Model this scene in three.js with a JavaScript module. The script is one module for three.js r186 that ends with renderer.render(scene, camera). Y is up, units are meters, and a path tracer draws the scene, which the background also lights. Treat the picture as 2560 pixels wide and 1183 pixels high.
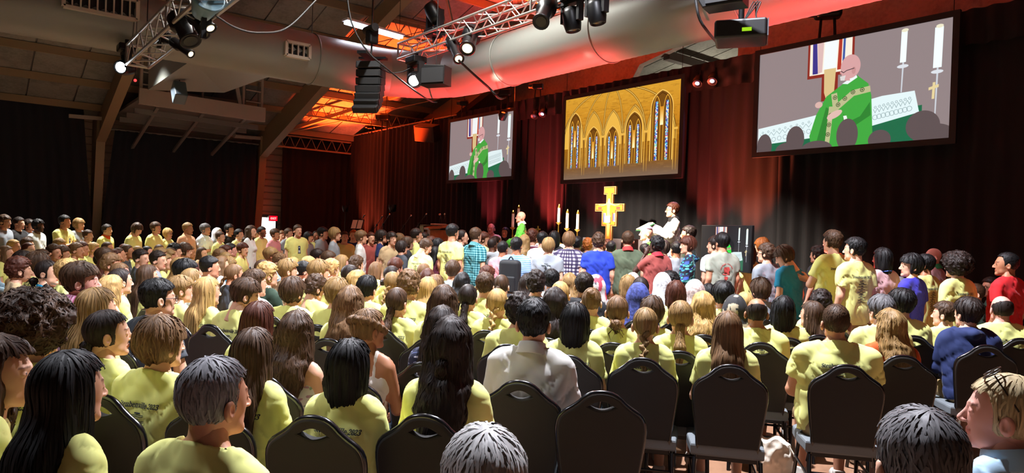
import * as THREE from 'three';
import { RectAreaLightUniformsLib } from 'three/addons/lights/RectAreaLightUniformsLib.js';
import { mergeGeometries, mergeVertices } from 'three/addons/utils/BufferGeometryUtils.js';
import { RoundedBoxGeometry } from 'three/addons/geometries/RoundedBoxGeometry.js';

// ---------------------------------------------------------------- camera, lights, exposure
const DEG = Math.PI / 180, FOCAL = 1700, CAMH = 1.68, ALPHA = 51 * DEG, ROLL = 1.9 * DEG, PITCH = 11.5 / FOCAL;
const scene = new THREE.Scene();
scene.background = new THREE.Color(0x020203);
const camera = new THREE.PerspectiveCamera(2 * Math.atan(591.5 / FOCAL) / DEG, 2560 / 1183, 0.05, 200);
camera.position.set(0, CAMH, 0);
camera.lookAt(-Math.sin(ALPHA), CAMH - Math.tan(PITCH), -Math.cos(ALPHA));
camera.rotateZ(ROLL);
camera.updateMatrixWorld();
scene.add(camera);
const renderer = new THREE.WebGLRenderer({ antialias: true });
renderer.toneMapping = THREE.LinearToneMapping;
renderer.toneMappingExposure = 1.55;
renderer.shadowMap.enabled = true;
RectAreaLightUniformsLib.init();

const V = (x, y, z) => new THREE.Vector3(x, y, z);
// a point of the photograph at a known distance or on a known plane of the hall
function ray(px, py) { return V((px - 1280) / FOCAL, -(py - 591.5) / FOCAL, -1).applyQuaternion(camera.quaternion); }
function at(px, py, depth) { return ray(px, py).multiplyScalar(depth).add(camera.position); }
function onZ(px, py, z) { const r = ray(px, py); return r.multiplyScalar((z - camera.position.z) / r.z).add(camera.position); }
function onX(px, py, x) { const r = ray(px, py); return r.multiplyScalar((x - camera.position.x) / r.x).add(camera.position); }
const RIGHT = V(Math.cos(ALPHA), 0, -Math.sin(ALPHA)), FWD = V(-Math.sin(ALPHA), 0, -Math.cos(ALPHA));
const LF = (lat, fwd, y = 0) => V(0, y, 0).addScaledVector(RIGHT, lat).addScaledVector(FWD, fwd);
const STAGE_Z = -11.5, LEFT_X = -24.6, ALTAR = V(-9.2, 0, -9.6);

function spot(pos, target, color, intensity, angle, penumbra = 0.5, radius = 1) {
  const l = new THREE.SpotLight(color, intensity, 0, angle, penumbra, 2);
  l.position.copy(pos); l.target.position.copy(target); l.castShadow = true; l.shadow.radius = radius; l.shadow.mapSize.set(2048, 2048);
  scene.add(l, l.target); return l;
}
function pointLamp(pos, color, intensity, radius = 1) {
  const l = new THREE.PointLight(color, intensity, 0, 2); l.position.copy(pos); l.castShadow = true; l.shadow.radius = radius; scene.add(l); return l;
}
function areaLamp(pos, target, w, h, color, intensity) {
  const l = new THREE.RectAreaLight(color, intensity, w, h); l.position.copy(pos); l.lookAt(target); scene.add(l); return l;
}
// the high-bay lamps over the audience, one of them bright; the fittings themselves are built further down
const HIGH_BAYS = [
  [LF(0.7, 5.6, 7.6), 360, 0xf2f4ff], [V(-16.6, 5.7, -2.4), 190, 0xf8f6f0], [V(-8.4, 7.6, -4.9), 150, 0xf8f6f0], [LF(-4.6, 3.0, 6.4), 50, 0xf2f4ff], [LF(3.4, -1.6, 6.8), 26, 0xe8efff],
];

// ---------------------------------------------------------------- small helpers
let seed = 7;
function rnd() { seed = (seed * 1664525 + 1013904223) >>> 0; return seed / 4294967296; }
const rr = (a, b) => a + (b - a) * rnd();
const pick = (a) => a[Math.floor(rnd() * a.length)];
const clamp = (x, a, b) => Math.min(b, Math.max(a, x));
const mixv = (a, b, t) => a + (b - a) * t;
const sstep = (a, b, x) => { const t = clamp((x - a) / (b - a), 0, 1); return t * t * (3 - 2 * t); };
function hash3(i, j, k) { let h = Math.imul(i, 374761393) ^ Math.imul(j, 668265263) ^ Math.imul(k, 1274126177); h = Math.imul(h ^ (h >>> 13), 1274126177); return ((h ^ (h >>> 16)) >>> 0) / 4294967296; }
function noise3(x, y, z) {
  const i = Math.floor(x), j = Math.floor(y), k = Math.floor(z); let u = x - i, v = y - j, w = z - k;
  u = u * u * (3 - 2 * u); v = v * v * (3 - 2 * v); w = w * w * (3 - 2 * w);
  const a = hash3(i, j, k), b = hash3(i + 1, j, k), c = hash3(i, j + 1, k), d = hash3(i + 1, j + 1, k), e = hash3(i, j, k + 1), f = hash3(i + 1, j, k + 1), g = hash3(i, j + 1, k + 1), h = hash3(i + 1, j + 1, k + 1);
  const p = a + (b - a) * u, q = c + (d - c) * u, r = e + (f - e) * u, s = g + (h - g) * u, m = p + (q - p) * v, n = r + (s - r) * v;
  return (m + (n - m) * w) * 2 - 1;
}
const taken = {};
function numbered(name) { const n = taken[name] = (taken[name] ?? -1) + 1; return n ? `${name}_${String(n).padStart(3, '0')}` : name; }
function tag(o, label, category, group, kind) {
  if (label) o.userData.label = label; if (category) o.userData.category = category; if (group) o.userData.group = group; if (kind) o.userData.kind = kind; return o;
}
function shadows(o) { o.castShadow = true; o.receiveShadow = true; return o; }
function mesh(name, geometry, material, parent = scene) {
  const m = shadows(new THREE.Mesh(Array.isArray(geometry) ? merged(geometry) : geometry, material));
  m.name = parent === scene ? numbered(name) : name; parent.add(m); return m;
}
function merged(list) {
  const anyIndex = list.some((g) => g.index), all = list.map((g) => { let h = g; if (!anyIndex ? false : !g.index) { h = mergeVertices(g); } for (const k of Object.keys(h.attributes)) if (!['position', 'normal', 'uv'].includes(k)) { h = h === g ? g.clone() : h; h.deleteAttribute(k); } return h; });
  return all.length === 1 ? all[0] : mergeGeometries(all);
}
function thing(name, label, category, position = V(0, 0, 0), turn = 0, group) {
  const o = new THREE.Group(); o.name = numbered(name); o.position.copy(position); o.rotation.y = turn; scene.add(o); return tag(o, label, category, group);
}
const box = (w, h, d, x = 0, y = 0, z = 0) => new THREE.BoxGeometry(w, h, d).translate(x, y, z);
const rbox = (w, h, d, r, x = 0, y = 0, z = 0) => new RoundedBoxGeometry(w, h, d, 2, r).translate(x, y, z);
function bar(a, b, r = 0.02, sides = 8, r2 = r) {
  const d = V(0, 0, 0).subVectors(b, a), g = new THREE.CylinderGeometry(r2, r, d.length(), sides);
  return g.translate(0, d.length() / 2, 0).applyQuaternion(new THREE.Quaternion().setFromUnitVectors(V(0, 1, 0), d.clone().normalize())).translate(a.x, a.y, a.z);
}
function beam(a, b, w, h) { // square bar, h is its upright side
  const d = V(0, 0, 0).subVectors(b, a), m = new THREE.Matrix4().lookAt(V(0, 0, 0), d, V(0, 1, 0)), c = a.clone().add(b).multiplyScalar(0.5);
  return new THREE.BoxGeometry(w, h, d.length()).applyMatrix4(m).translate(c.x, c.y, c.z);
}
function tube(points, r, seg = 24, sides = 8, closed = false) { return new THREE.TubeGeometry(new THREE.CatmullRomCurve3(points, closed, 'catmullrom', 0.5), seg, r, sides, closed); }
function lathe(profile, seg = 20) { return new THREE.LatheGeometry(profile.map(([x, y]) => new THREE.Vector2(x, y)), seg); }
function extrude(pts, depth, bevel = 0, holes = []) {
  const s = new THREE.Shape(pts.map(([x, y]) => new THREE.Vector2(x, y)));
  for (const h of holes) s.holes.push(new THREE.Path(h.map(([x, y]) => new THREE.Vector2(x, y))));
  return new THREE.ExtrudeGeometry(s, { depth, bevelEnabled: bevel > 0, bevelSize: bevel, bevelThickness: bevel, bevelSegments: 2, curveSegments: 12 });
}
const mats = {};
function mat(key, color, roughness = 0.8, extra = {}) {
  return mats[key] ??= Object.assign(new THREE.MeshPhysicalMaterial({ color, roughness, ...extra }), { name: key });
}
function canvas(w, h, draw) { const c = document.createElement('canvas'); c.width = w; c.height = h; draw(c.getContext('2d'), w, h); const t = new THREE.CanvasTexture(c); t.colorSpace = THREE.SRGBColorSpace; t.anisotropy = 8; return t; }
function dataTex(w, h, f, srgb = false) { // f(u, v) -> [r, g, b] in 0..1
  const d = new Uint8Array(w * h * 4);
  for (let y = 0; y < h; y++) for (let x = 0; x < w; x++) { const c = f(x / w, y / h), i = (y * w + x) * 4; for (let k = 0; k < 3; k++) d[i + k] = clamp(c[k] * 255, 0, 255); d[i + 3] = 255; }
  const t = new THREE.DataTexture(d, w, h); t.wrapS = t.wrapT = THREE.RepeatWrapping; t.magFilter = THREE.LinearFilter; t.minFilter = THREE.LinearFilter; if (srgb) t.colorSpace = THREE.SRGBColorSpace; t.needsUpdate = true; return t;
}
function tileNoise(u, v, n, s) { // noise that repeats over 0..1
  const x = u * n, y = v * n, i = Math.floor(x), j = Math.floor(y), m = (a) => ((a % n) + n) % n; let a = x - i, b = y - j; a = a * a * (3 - 2 * a); b = b * b * (3 - 2 * b);
  const p = hash3(m(i), m(j), s), q = hash3(m(i + 1), m(j), s), r = hash3(m(i), m(j + 1), s), t = hash3(m(i + 1), m(j + 1), s);
  return mixv(mixv(p, q, a), mixv(r, t, a), b);
}

// ---------------------------------------------------------------- the hall
const grainTex = dataTex(256, 256, (u, v) => { const n = 0.78 + 0.3 * tileNoise(u, v, 8, 1) * 0.5 + 0.12 * tileNoise(u, v, 40, 2) + 0.08 * tileNoise(u, v, 120, 3); return [n, n, n]; }, true);
const weaveTex = dataTex(256, 256, (u, v) => { const n = 0.5 + 0.28 * Math.sin(u * 256 * 1.57) * Math.sin(v * 256 * 1.57) + 0.3 * (tileNoise(u, v, 64, 5) - 0.5); return [n, n, n]; });
function uvBox(g, s = 1) { // uv in metres from position and normal
  const p = g.attributes.position, n = g.attributes.normal, uv = new Float32Array(p.count * 2);
  for (let i = 0; i < p.count; i++) {
    const ax = Math.abs(n.getX(i)), ay = Math.abs(n.getY(i)), az = Math.abs(n.getZ(i));
    uv[2 * i] = (ax > ay && ax > az ? p.getZ(i) : p.getX(i)) * s; uv[2 * i + 1] = (ay > ax && ay > az ? p.getZ(i) : p.getY(i)) * s;
  }
  g.setAttribute('uv', new THREE.BufferAttribute(uv, 2)); return g;
}
const M = {
  floor: mat('floor tile', 0x9c7459, 0.42, { map: grainTex }),
  wallPaint: mat('beige wall paint', 0xc9b0a4, 0.8, { map: grainTex }),
  siding: mat('beige metal siding', 0xb9a090, 0.6),
  steel: mat('tan painted steel', 0x8f7d62, 0.55),
  deck: mat('roof deck', 0x878a84, 0.75, { map: grainTex }),
  greySteel: mat('grey painted steel', 0x6c6a68, 0.6),
  platform: mat('pale platform steel', 0xa19890, 0.6),
  curtain: mat('black velour', 0x121012, 0.95),
  wallCurtain: mat('black drape cloth', 0x1b2029, 0.95),
  duct: mat('duct sheet metal', 0x8c8f89, 0.5, { metalness: 0.3 }),
  truss: mat('aluminium truss', 0xb6b3ae, 0.38, { metalness: 0.8 }),
  black: mat('black plastic', 0x101012, 0.5),
  blackMetal: mat('black metal', 0x0c0c0e, 0.4, { metalness: 0.3 }),
  cable: mat('black cable', 0x0b0b0c, 0.6),
  chrome: mat('polished metal', 0xc8c8cc, 0.25, { metalness: 1 }),
};
function struct(name, g, m, parent) { const o = mesh(name, g, m, parent); o.userData.kind = 'structure'; return o; }
const roofY = (x) => x < -8.5 ? 4.75 + (x + 25) * 0.29 : 4.75 + (8 - x) * 0.29;
const FLOOR = struct('floor', uvBox(box(33.6, 0.3, 30, -8.5, -0.15, -3.5), 0.5), M.floor);
{ // walls with thickness; the one along the seats carries horizontal siding
  const wl = struct('wall_left', box(0.2, 4.9, 30, -25.2, 2.45, -3.5), M.wallPaint);
  const plank = extrude([[0, 0], [0.05, 0.02], [0.05, 0.2], [0, 0.225]], 30).translate(0, 0, -15);
  for (let k = 0; k < 20; k++) { const p = mesh('siding_plank', plank, M.siding, wl); p.position.set(-25.1, 0.02 + k * 0.235, -3.5); }
  struct('wall_right', box(0.2, 4.9, 30, 8.2, 2.45, -3.5), M.wallPaint);
  struct('wall_rear', uvBox(extrude([[-25.3, 0], [8.3, 0], [8.3, 4.7], [-8.5, 9.5], [-25.3, 4.7]], 0.2).translate(0, 0, 11.5), 0.5), M.wallPaint);
  struct('wall_stage', uvBox(extrude([[-25.3, 0], [8.3, 0], [8.3, 4.7], [-8.5, 9.5], [-25.3, 4.7]], 0.2, 0, [[[-13.4, 4.6], [-12.2, 6.3], [-9.2, 6.9], [-9.2, 4.6]]]).translate(0, 0, -14.3), 0.5), M.wallPaint);
  // the low store-room roof seen through the opening in the stage wall
  const store = thing('store_room_roof', 'low plank roof deck with grey beams seen above the stage curtain', 'roof', V(0, 0, 0));
  for (let k = 0; k < 8; k++) mesh('plank', uvBox(beam(V(-14.2, 6.2 + 0.0, -14.6 - k * 0.62), V(-8.6, 7.3, -14.6 - k * 0.62), 0.58, 0.05), 0.5), M.deck, store);
  for (const k of [0, 1, 2]) mesh('beam', beam(V(-13.2 + k * 1.7, 6.14 + k * 0.33, -14.35), V(-13.2 + k * 1.7, 6.14 + k * 0.33, -19.4), 0.2, 0.22), M.greySteel, store);
  { const b = V(-11.6, 5.3, -16.6), l = thing('store_lamp', 'bare lamp inside the store room behind the stage wall', 'lamp', b); mesh('bulb', new THREE.SphereGeometry(0.06, 12, 8), mat('store bulb', 0xffffff, 0.5, { emissive: 0xfff0d8, emissiveIntensity: 4 }), l); mesh('cord', bar(V(0, 0.05, 0), V(0, 1.3, 0), 0.008, 5), M.cable, l); pointLamp(b, 0xfff0d8, 7, 3); }
  mesh('store_wall', [box(6, 3, 0.1, -11.4, 6, -19.6), box(0.1, 3, 5.2, -14.3, 6, -17), box(0.1, 3, 5.2, -8.5, 6, -17)], M.wallPaint, store);
}
{ // roof: deck strips between the frames, purlins, steel frames, brace rods
  const roof = struct('ceiling', [beam(V(-25.4, roofY(-25.4) + 0.2, -3.5), V(-8.4, roofY(-8.4) + 0.2, -3.5), 30, 0.1), beam(V(-8.6, roofY(-8.6) + 0.2, -3.5), V(8.4, roofY(8.4) + 0.2, -3.5), 30, 0.1)], M.greySteel);
  for (let k = 0; k < 22; k++) {
    const z = -14 + k * 1.15 + 0.57;
    mesh('roof_panel', uvBox(beam(V(-25, roofY(-25) + 0.12, z), V(-8.5, roofY(-8.5) + 0.12, z), 1.11, 0.06), 0.5), M.deck, roof);
    if (k % 2 === 0) mesh('roof_panel', uvBox(beam(V(-8.5, roofY(-8.5) + 0.12, z + 0.57), V(8, roofY(8) + 0.12, z + 0.57), 2.26, 0.06), 0.5), M.deck, roof);
  }
  for (let x = -24; x < 7; x += 1.55) mesh('purlin', box(0.07, 0.2, 26, x, roofY(x) - 0.02, -1.5), x < -13 ? M.steel : M.greySteel, roof);
  const T = [-13.1, -8.2, -3.26, 1.7, 6.6];
  T.forEach((z) => {
    const f = thing('steel_frame', z === -8.2 ? 'tan steel frame whose tapered post stands between black drape and siding' : z === -3.26 ? 'tan steel frame with post showing through the gap in the black drapes' : 'tan tapered steel roof frame spanning the hall', 'frame', V(0, 0, 0), 0, T.indexOf(z) === 1 || T.indexOf(z) === 2 ? undefined : 'roof frames');
    const post = extrude([[-25.05, 0], [-24.72, 0], [-24.15, 4.2], [-24.15, 4.75], [-25.05, 4.75]], 0.24).translate(0, 0, z - 0.12);
    mesh('post', post, M.steel, f);
    mesh('rafter', [extrude([[-25.05, 4.72], [-24.15, 4.05], [-16, roofY(-16) - 0.62], [-8.5, roofY(-8.5) - 0.6], [-8.5, roofY(-8.5) - 0.1], [-16, roofY(-16) - 0.1]], 0.1).translate(0, 0, z - 0.05)], M.steel, f);
    mesh('flange', [beam(V(-24.15, 4.05, z), V(-16, roofY(-16) - 0.62, z), 0.26, 0.05), beam(V(-16, roofY(-16) - 0.62, z), V(-8.5, roofY(-8.5) - 0.6, z), 0.26, 0.05)], M.steel, f);
    mesh('rafter', extrude([[8, 4.75], [8, 4.1], [-8.5, roofY(-8.5) - 0.6], [-8.5, roofY(-8.5) - 0.1]], 0.1).translate(0, 0, z - 0.05), M.steel, f);
  });
  // open web joists under the orange-lit bay beside the stage
  const joist = (a, b, n, name) => {
    const j = thing('open_web_joist', name, 'joist', V(0, 0, 0), 0, 'roof joists');
    mesh('top_chord', beam(a, b, 0.06, 0.05), M.steel, j);
    const dn = V(0, -0.42, 0), a2 = a.clone().add(dn), b2 = b.clone().add(dn), w = [];
    mesh('bottom_chord', beam(a2, b2, 0.06, 0.05), M.steel, j);
    for (let k = 0; k < n; k++) { const p = a.clone().lerp(b, k / n), q = a2.clone().lerp(b2, (k + 0.5) / n), r = a.clone().lerp(b, (k + 1) / n); w.push(bar(p, q, 0.012, 5), bar(q, r, 0.012, 5)); }
    mesh('web', w, M.steel, j);
  };
  for (const x of [-24.1, -21.4, -18.7, -16, -13.3, -10.6]) joist(V(x, roofY(x) - 0.14, -8.3), V(x, roofY(x) - 0.14, -13.1), 12, 'open web steel joist under the roof bay beside the stage');
  const rod = thing('brace_rods', 'crossed steel brace rods under the orange lit roof bay', 'rods');
  for (const [x0, x1] of [[-24, -18.7], [-18.7, -13.4], [-13.4, -9]]) for (const s of [0, 1]) mesh('rod', bar(V(x0, roofY(x0) - 0.3, s ? -8.4 : -13), V(x1, roofY(x1) - 0.3, s ? -13 : -8.4), 0.02, 6), M.steel, rod);
  mesh('purlin_brace', beam(V(-23.4, roofY(-23.4) - 0.32, -8.6), V(-18.6, roofY(-18.6) - 0.3, -11.6), 0.12, 0.12), M.steel, rod);
}
// ---------------------------------------------------------------- curtains
function drape(name, label, a, b, yTop, yBottom, m, group, o = {}) { // pleated cloth from a to b (ground points), o.a2 / o.b2 ends at the bottom
  const len = a.distanceTo(b), n = Math.round(len / 0.035), rows = 14, pos = [], idx = [], uv = [], nrm = V(0, 0, 0).subVectors(b, a).normalize(), side = V(-nrm.z, 0, nrm.x), s0 = o.seed ?? 0;
  for (let j = 0; j <= rows; j++) {
    const t = j / rows, A = a.clone().lerp(o.a2 ?? a, t), B = b.clone().lerp(o.b2 ?? b, t);
    for (let i = 0; i <= n; i++) {
      const u = i / n, s = u * len, ph = s * 2 * Math.PI / 0.27 + 1.3 * noise3(s * 0.9, 3.1 + s0, 0) + 0.35 * noise3(s * 2, t * 2, s0), amp = (0.045 + 0.028 * noise3(s * 1.3, s0, 5)) * (0.55 + 0.45 * t);
      const p = A.clone().lerp(B, u).addScaledVector(side, Math.sin(ph) * amp + 0.02 * noise3(s * 6, t * 3, s0 + 9));
      pos.push(p.x, yTop + (yBottom - yTop) * t, p.z); uv.push(s, t * (yTop - yBottom));
    }
  }
  for (let j = 0; j < rows; j++) for (let i = 0; i < n; i++) { const q = j * (n + 1) + i; idx.push(q, q + n + 1, q + 1, q + 1, q + n + 1, q + n + 2); }
  const g = new THREE.BufferGeometry(); g.setAttribute('position', new THREE.Float32BufferAttribute(pos, 3)); g.setAttribute('uv', new THREE.Float32BufferAttribute(uv, 2)); g.setIndex(idx); g.computeVertexNormals();
  m.side = THREE.DoubleSide;
  return tag(mesh(name, g, m), label, 'curtain', group);
}
const CURTAIN_TOP = 5.12;
{
  const xs = [-24.4, -21.2, -18, -15, -12.2, -9.4, -6.6, -3.8, -0.8, 2.6], where = ['in the corner beside the microphones', 'behind the microphone stands', 'behind the smaller hanging screen', 'beside the smaller hanging screen', 'under the cathedral picture screen', 'behind the painted cross', 'behind the small floor monitor', 'under the largest screen', 'past the end of the largest screen'];
  for (let k = 0; k < 9; k++) drape('stage_curtain', `tall black pleated stage curtain ${where[k]}`, V(xs[k], 0, STAGE_Z), V(xs[k + 1] + 0.05, 0, STAGE_Z), CURTAIN_TOP, 0.02, M.curtain, undefined, { seed: k * 7 });
  drape('stage_curtain', 'black pleated curtain on the side wall beside the exit door', V(-24.4, 0, -8.95), V(-24.4, 0, STAGE_Z), 4.98, 0.02, M.curtain, undefined, { seed: 91 });
  const v1 = V(-16.8, 0, STAGE_Z + 0.14), v2 = V(2.6, 0, STAGE_Z + 0.14);
  drape('curtain_valance', 'black gathered valance along the top of the stage curtain', v1, v2, CURTAIN_TOP + 0.03, CURTAIN_TOP - 0.5, M.curtain, undefined, { seed: 51 });
  drape('wall_drape', 'black cloth drape on the side wall between the two tan posts', V(-24.1, 0, -3.62), V(-24.1, 0, -7.95), 4.42, 0.02, M.wallCurtain, undefined, { seed: 12, a2: V(-24.1, 0, -3.2) });
  drape('wall_drape', 'high black cloth drape on the side wall before the second tan post', V(-24.1, 0, 2.5), V(-24.1, 0, -2.75), 5.25, 0.02, M.wallCurtain, undefined, { seed: 14, b2: V(-24.1, 0, -3.2) });
  drape('wall_drape', 'black cloth drape on the side wall near the rear', V(-24.1, 0, 8), V(-24.1, 0, 2.4), 5.25, 0.02, M.wallCurtain, undefined, { seed: 15 });
  // pipes that carry the curtains
  const pipe = thing('curtain_pipe', 'thin steel pipe carrying the stage curtain', 'pipe');
  mesh('rail', [bar(V(-24.4, CURTAIN_TOP + 0.02, STAGE_Z), V(2.6, CURTAIN_TOP + 0.02, STAGE_Z), 0.025, 8)], M.steel, pipe);
  mesh('rail', bar(V(-24.4, 5.0, -8.7), V(-24.4, 5.0, STAGE_Z), 0.025, 8), M.steel, pipe);
  const pw = thing('wall_rail', 'pale rails on the side wall that carry the black drapes', 'rail');
  mesh('rail', bar(V(-24.1, 4.44, -3.5), V(-24.1, 4.44, -8), 0.03, 6), M.greySteel, pw);
  mesh('rail', bar(V(-24.1, 5.27, 8), V(-24.1, 5.27, -2.7), 0.03, 6), M.greySteel, pw);
  mesh('crossbar', beam(onX(172, 290, -23.8), onX(256, 297, -23.8), 0.12, 0.1), M.platform, pw);
  mesh('crossbar', beam(onX(585, 341, -23.6), onX(650, 346, -23.6), 0.12, 0.1), M.platform, pw);
}
// ---------------------------------------------------------------- round air duct with an elbow
{
  const DX = -12.3, DZ = -7.6, DY = 4.78, R = 0.46, er = 1.5;
  const d = thing('air_duct', 'large round sheet metal air duct bending above the audience', 'duct');
  const ribbed = (a, b) => { // spiral seams as fine real ridges
    const L = a.distanceTo(b), n = Math.round(L / 0.06), prof = []; for (let i = 0; i <= n; i++) prof.push([R + (i % 2 ? 0.0035 : 0), i / n * L]);
    const g = lathe(prof, 40); return g.applyQuaternion(new THREE.Quaternion().setFromUnitVectors(V(0, 1, 0), V(0, 0, 0).subVectors(b, a).normalize())).translate(a.x, a.y, a.z);
  };
  const p0 = V(DX, DY, 9.5), p1 = V(DX, DY, DZ + er), p2 = V(DX + er, DY, DZ), p3 = V(7.8, DY, DZ);
  mesh('duct_run', ribbed(p0, p1), M.duct, d); mesh('duct_run', ribbed(p2, p3), M.duct, d);
  for (let k = 0; k < 5; k++) { // elbow of five gores
    const pt = (t) => V(DX + er - er * Math.cos(t * Math.PI / 2), DY, DZ + er - er * Math.sin(t * Math.PI / 2));
    const a = pt(k / 5), b = pt((k + 1) / 5), e = b.clone().sub(a).normalize().multiplyScalar(0.1);
    mesh('elbow_gore', bar(a.clone().sub(e.clone().multiplyScalar(k ? 1 : 0.2)), b.clone().add(e.clone().multiplyScalar(k < 4 ? 1 : 0.2)), R, 40), M.duct, d);
  }
  const band = (c, axis) => { const g = new THREE.TorusGeometry(R + 0.008, 0.014, 6, 48); if (axis === 'x') g.rotateY(Math.PI / 2); return mesh('joint_band', g.translate(c.x, c.y, c.z), M.duct, d); };
  for (const z of [7, 4, 1, -2, -5]) band(V(DX, DY, z), 'z'); for (const x of [-9.6, -7.2, -4.8, -2.4, 0]) band(V(x, DY, DZ), 'x');
  const cord = []; for (const x of [-9.6, -7.2, -4.8, -2.4, 0]) cord.push(bar(V(x, DY + R, DZ), V(x, roofY(x) - 0.1, DZ), 0.006, 5)); for (const z of [4, 1, -2, -5]) cord.push(bar(V(DX, DY + R, z), V(DX, roofY(DX) - 0.1, z), 0.006, 5));
  for (const c of cord) mesh('hanger', c, M.cable, d);
  const grille = (p, ry, w, h, pitch) => {
    const g = new THREE.Group(); g.name = 'air_grille'; g.position.copy(p); g.rotation.set(pitch, ry, 0, 'YXZ'); d.add(g); const gm = mat('grille paint', 0xbdb6a8, 0.5);
    mesh('grille_frame', [box(w, 0.05, 0.1, 0, h / 2, 0), box(w, 0.05, 0.1, 0, -h / 2, 0), box(0.05, h, 0.1, -w / 2, 0, 0), box(0.05, h, 0.1, w / 2, 0, 0)], gm, g);
    mesh('backing', box(w, h, 0.02, 0, 0, -0.04), M.black, g);
    const n = Math.round(w / 0.1); for (let i = 1; i < n; i++) mesh('slat', box(0.02, h, 0.05, -w / 2 + i * w / n, 0, 0.015).rotateY(0), gm, g);
  };
  grille(V(DX + R + 0.03, DY - 0.02, -4.55), Math.PI / 2, 0.42, 0.24, 0); grille(V(DX + R + 0.03, DY + 0.1, -1.55), Math.PI / 2, 0.95, 0.3, 0);
  // tapered plenum hanging from the duct towards the platform
  const pl = thing('duct_plenum', 'sloping sheet metal plenum between round duct and equipment platform', 'duct');
  const A = onX(480, 150, -14), B = onX(700, 182, -14), C = onX(560, 232, -18), D = onX(370, 225, -18);
  const g = new THREE.BufferGeometry(); const P = [A, B, C, D], q = []; for (const y of [0, 0.55]) for (const p of P) q.push(p.x, p.y + y, p.z);
  g.setAttribute('position', new THREE.Float32BufferAttribute(q, 3)); g.setIndex([0, 1, 2, 0, 2, 3, 4, 6, 5, 4, 7, 6, 0, 4, 5, 0, 5, 1, 1, 5, 6, 1, 6, 2, 2, 6, 7, 2, 7, 3, 3, 7, 4, 3, 4, 0]);
  const ng = g.toNonIndexed(); ng.computeVertexNormals(); mesh('sheet', ng, M.duct, pl);
}
{ // equipment platform hung at the side wall, with its rails and posts
  const X = -20.5, o = thing('equipment_platform', 'steel equipment platform with side rails hung above the black drapes', 'platform');
  const a = onX(347, 240, X), b = onX(662, 288, X);
  mesh('edge_beam', beam(a, b, 0.12, 0.42), M.platform, o);
  mesh('deck', beam(V(X - 1.7, a.y - 0.05, a.z), V(X - 1.7, b.y - 0.05, b.z), 3.3, 0.08), M.greySteel, o);
  const y0 = a.y;
  for (const t of [0.02, 0.22, 0.82, 0.98]) { const p = a.clone().lerp(b, t); mesh('post', bar(V(p.x - 0.1, y0, p.z), V(p.x - 0.1, y0 + (t > 0.1 && t < 0.9 ? 2 : 1.05), p.z), 0.045, 6), M.platform, o); }
  const rail = (t0, t1) => { for (const h of [0.35, 0.68, 1.02]) mesh('rail', bar(a.clone().lerp(b, t0).add(V(-0.1, h, 0)), a.clone().lerp(b, t1).add(V(-0.1, h, 0)), 0.022, 6), M.platform, o); };
  rail(0.02, 0.2); rail(0.84, 0.98);
  mesh('brace', beam(a.clone().lerp(b, 0.42).add(V(-0.1, 1.9, 0)), a.clone().lerp(b, 0.22).add(V(-0.1, 0.1, 0)), 0.06, 0.1), M.platform, o);
  mesh('brace', beam(a.clone().lerp(b, 0.72).add(V(-0.1, 1.4, 0)), a.clone().lerp(b, 0.8).add(V(-0.1, 0.1, 0)), 0.06, 0.1), M.platform, o);
  for (const dx of [-0.6, -1.7, -2.8]) mesh('under_beam', beam(V(X + dx, y0 - 0.32, a.z), V(X + dx, b.y - 0.32, b.z), 0.1, 0.14), M.greySteel, o);
  for (const t of [0.15, 0.5, 0.85]) { const p = a.clone().lerp(b, t); mesh('strut', [beam(V(X - 0.2, y0 - 0.2, p.z), V(X - 3.8, y0 - 1.1, p.z), 0.08, 0.08)], M.greySteel, o); }
  for (const t of [0.03, 0.5, 0.97]) { const p = a.clone().lerp(b, t); mesh('hanger_rod', bar(V(X - 0.3, y0, p.z), V(X - 0.3, roofY(X - 0.3) - 0.05, p.z), 0.03, 6), M.greySteel, o); }
}
{ // exit door with daylight, and its sign
  const w = struct('door_1', box(0.08, 2.02, 0.86, -24.98, 1.01, -8.62), mat('door frame', 0x2b2a2a, 0.5));
  mesh('pane', box(0.03, 1.84, 0.7, -24.93, 0.99, -8.62), mat('daylit door pane', 0xffffff, 0.6, { emissive: new THREE.Color(1, 0.97, 0.9), emissiveIntensity: 1.0 }), w);
  mesh('push_bar', bar(V(-24.88, 1.0, -8.95), V(-24.88, 1.0, -8.3), 0.02, 6), M.blackMetal, w);
  areaLamp(V(-24.85, 1.1, -8.62), V(-20, 1.0, -8.4), 0.7, 1.9, 0xfff4e2, 2.2);
  const s = thing('exit_sign', 'glowing red exit sign above the bright doorway', 'sign', onX(683, 546, -24.3), Math.PI / 2);
  s.scale.setScalar(0.78); mesh('housing', box(0.4, 0.26, 0.06), M.black, s);
  mesh('face', new THREE.PlaneGeometry(0.37, 0.23).translate(0, 0, 0.032), mat('exit sign face', 0x200000, 0.6, { emissive: 0xffffff, emissiveIntensity: 1.6, emissiveMap: canvas(128, 80, (c, w2, h2) => { c.fillStyle = '#c00418'; c.fillRect(0, 0, w2, h2); c.fillStyle = '#ffb0a8'; c.font = 'bold 44px sans-serif'; c.textAlign = 'center'; c.textBaseline = 'middle'; c.fillText('EXIT', w2 / 2, h2 / 2 + 2); }) }), s);
  mesh('bracket', beam(V(0, 0.05, -0.02), V(0, 0.05, -1.0), 0.05, 0.05), M.black, s);
}

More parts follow.
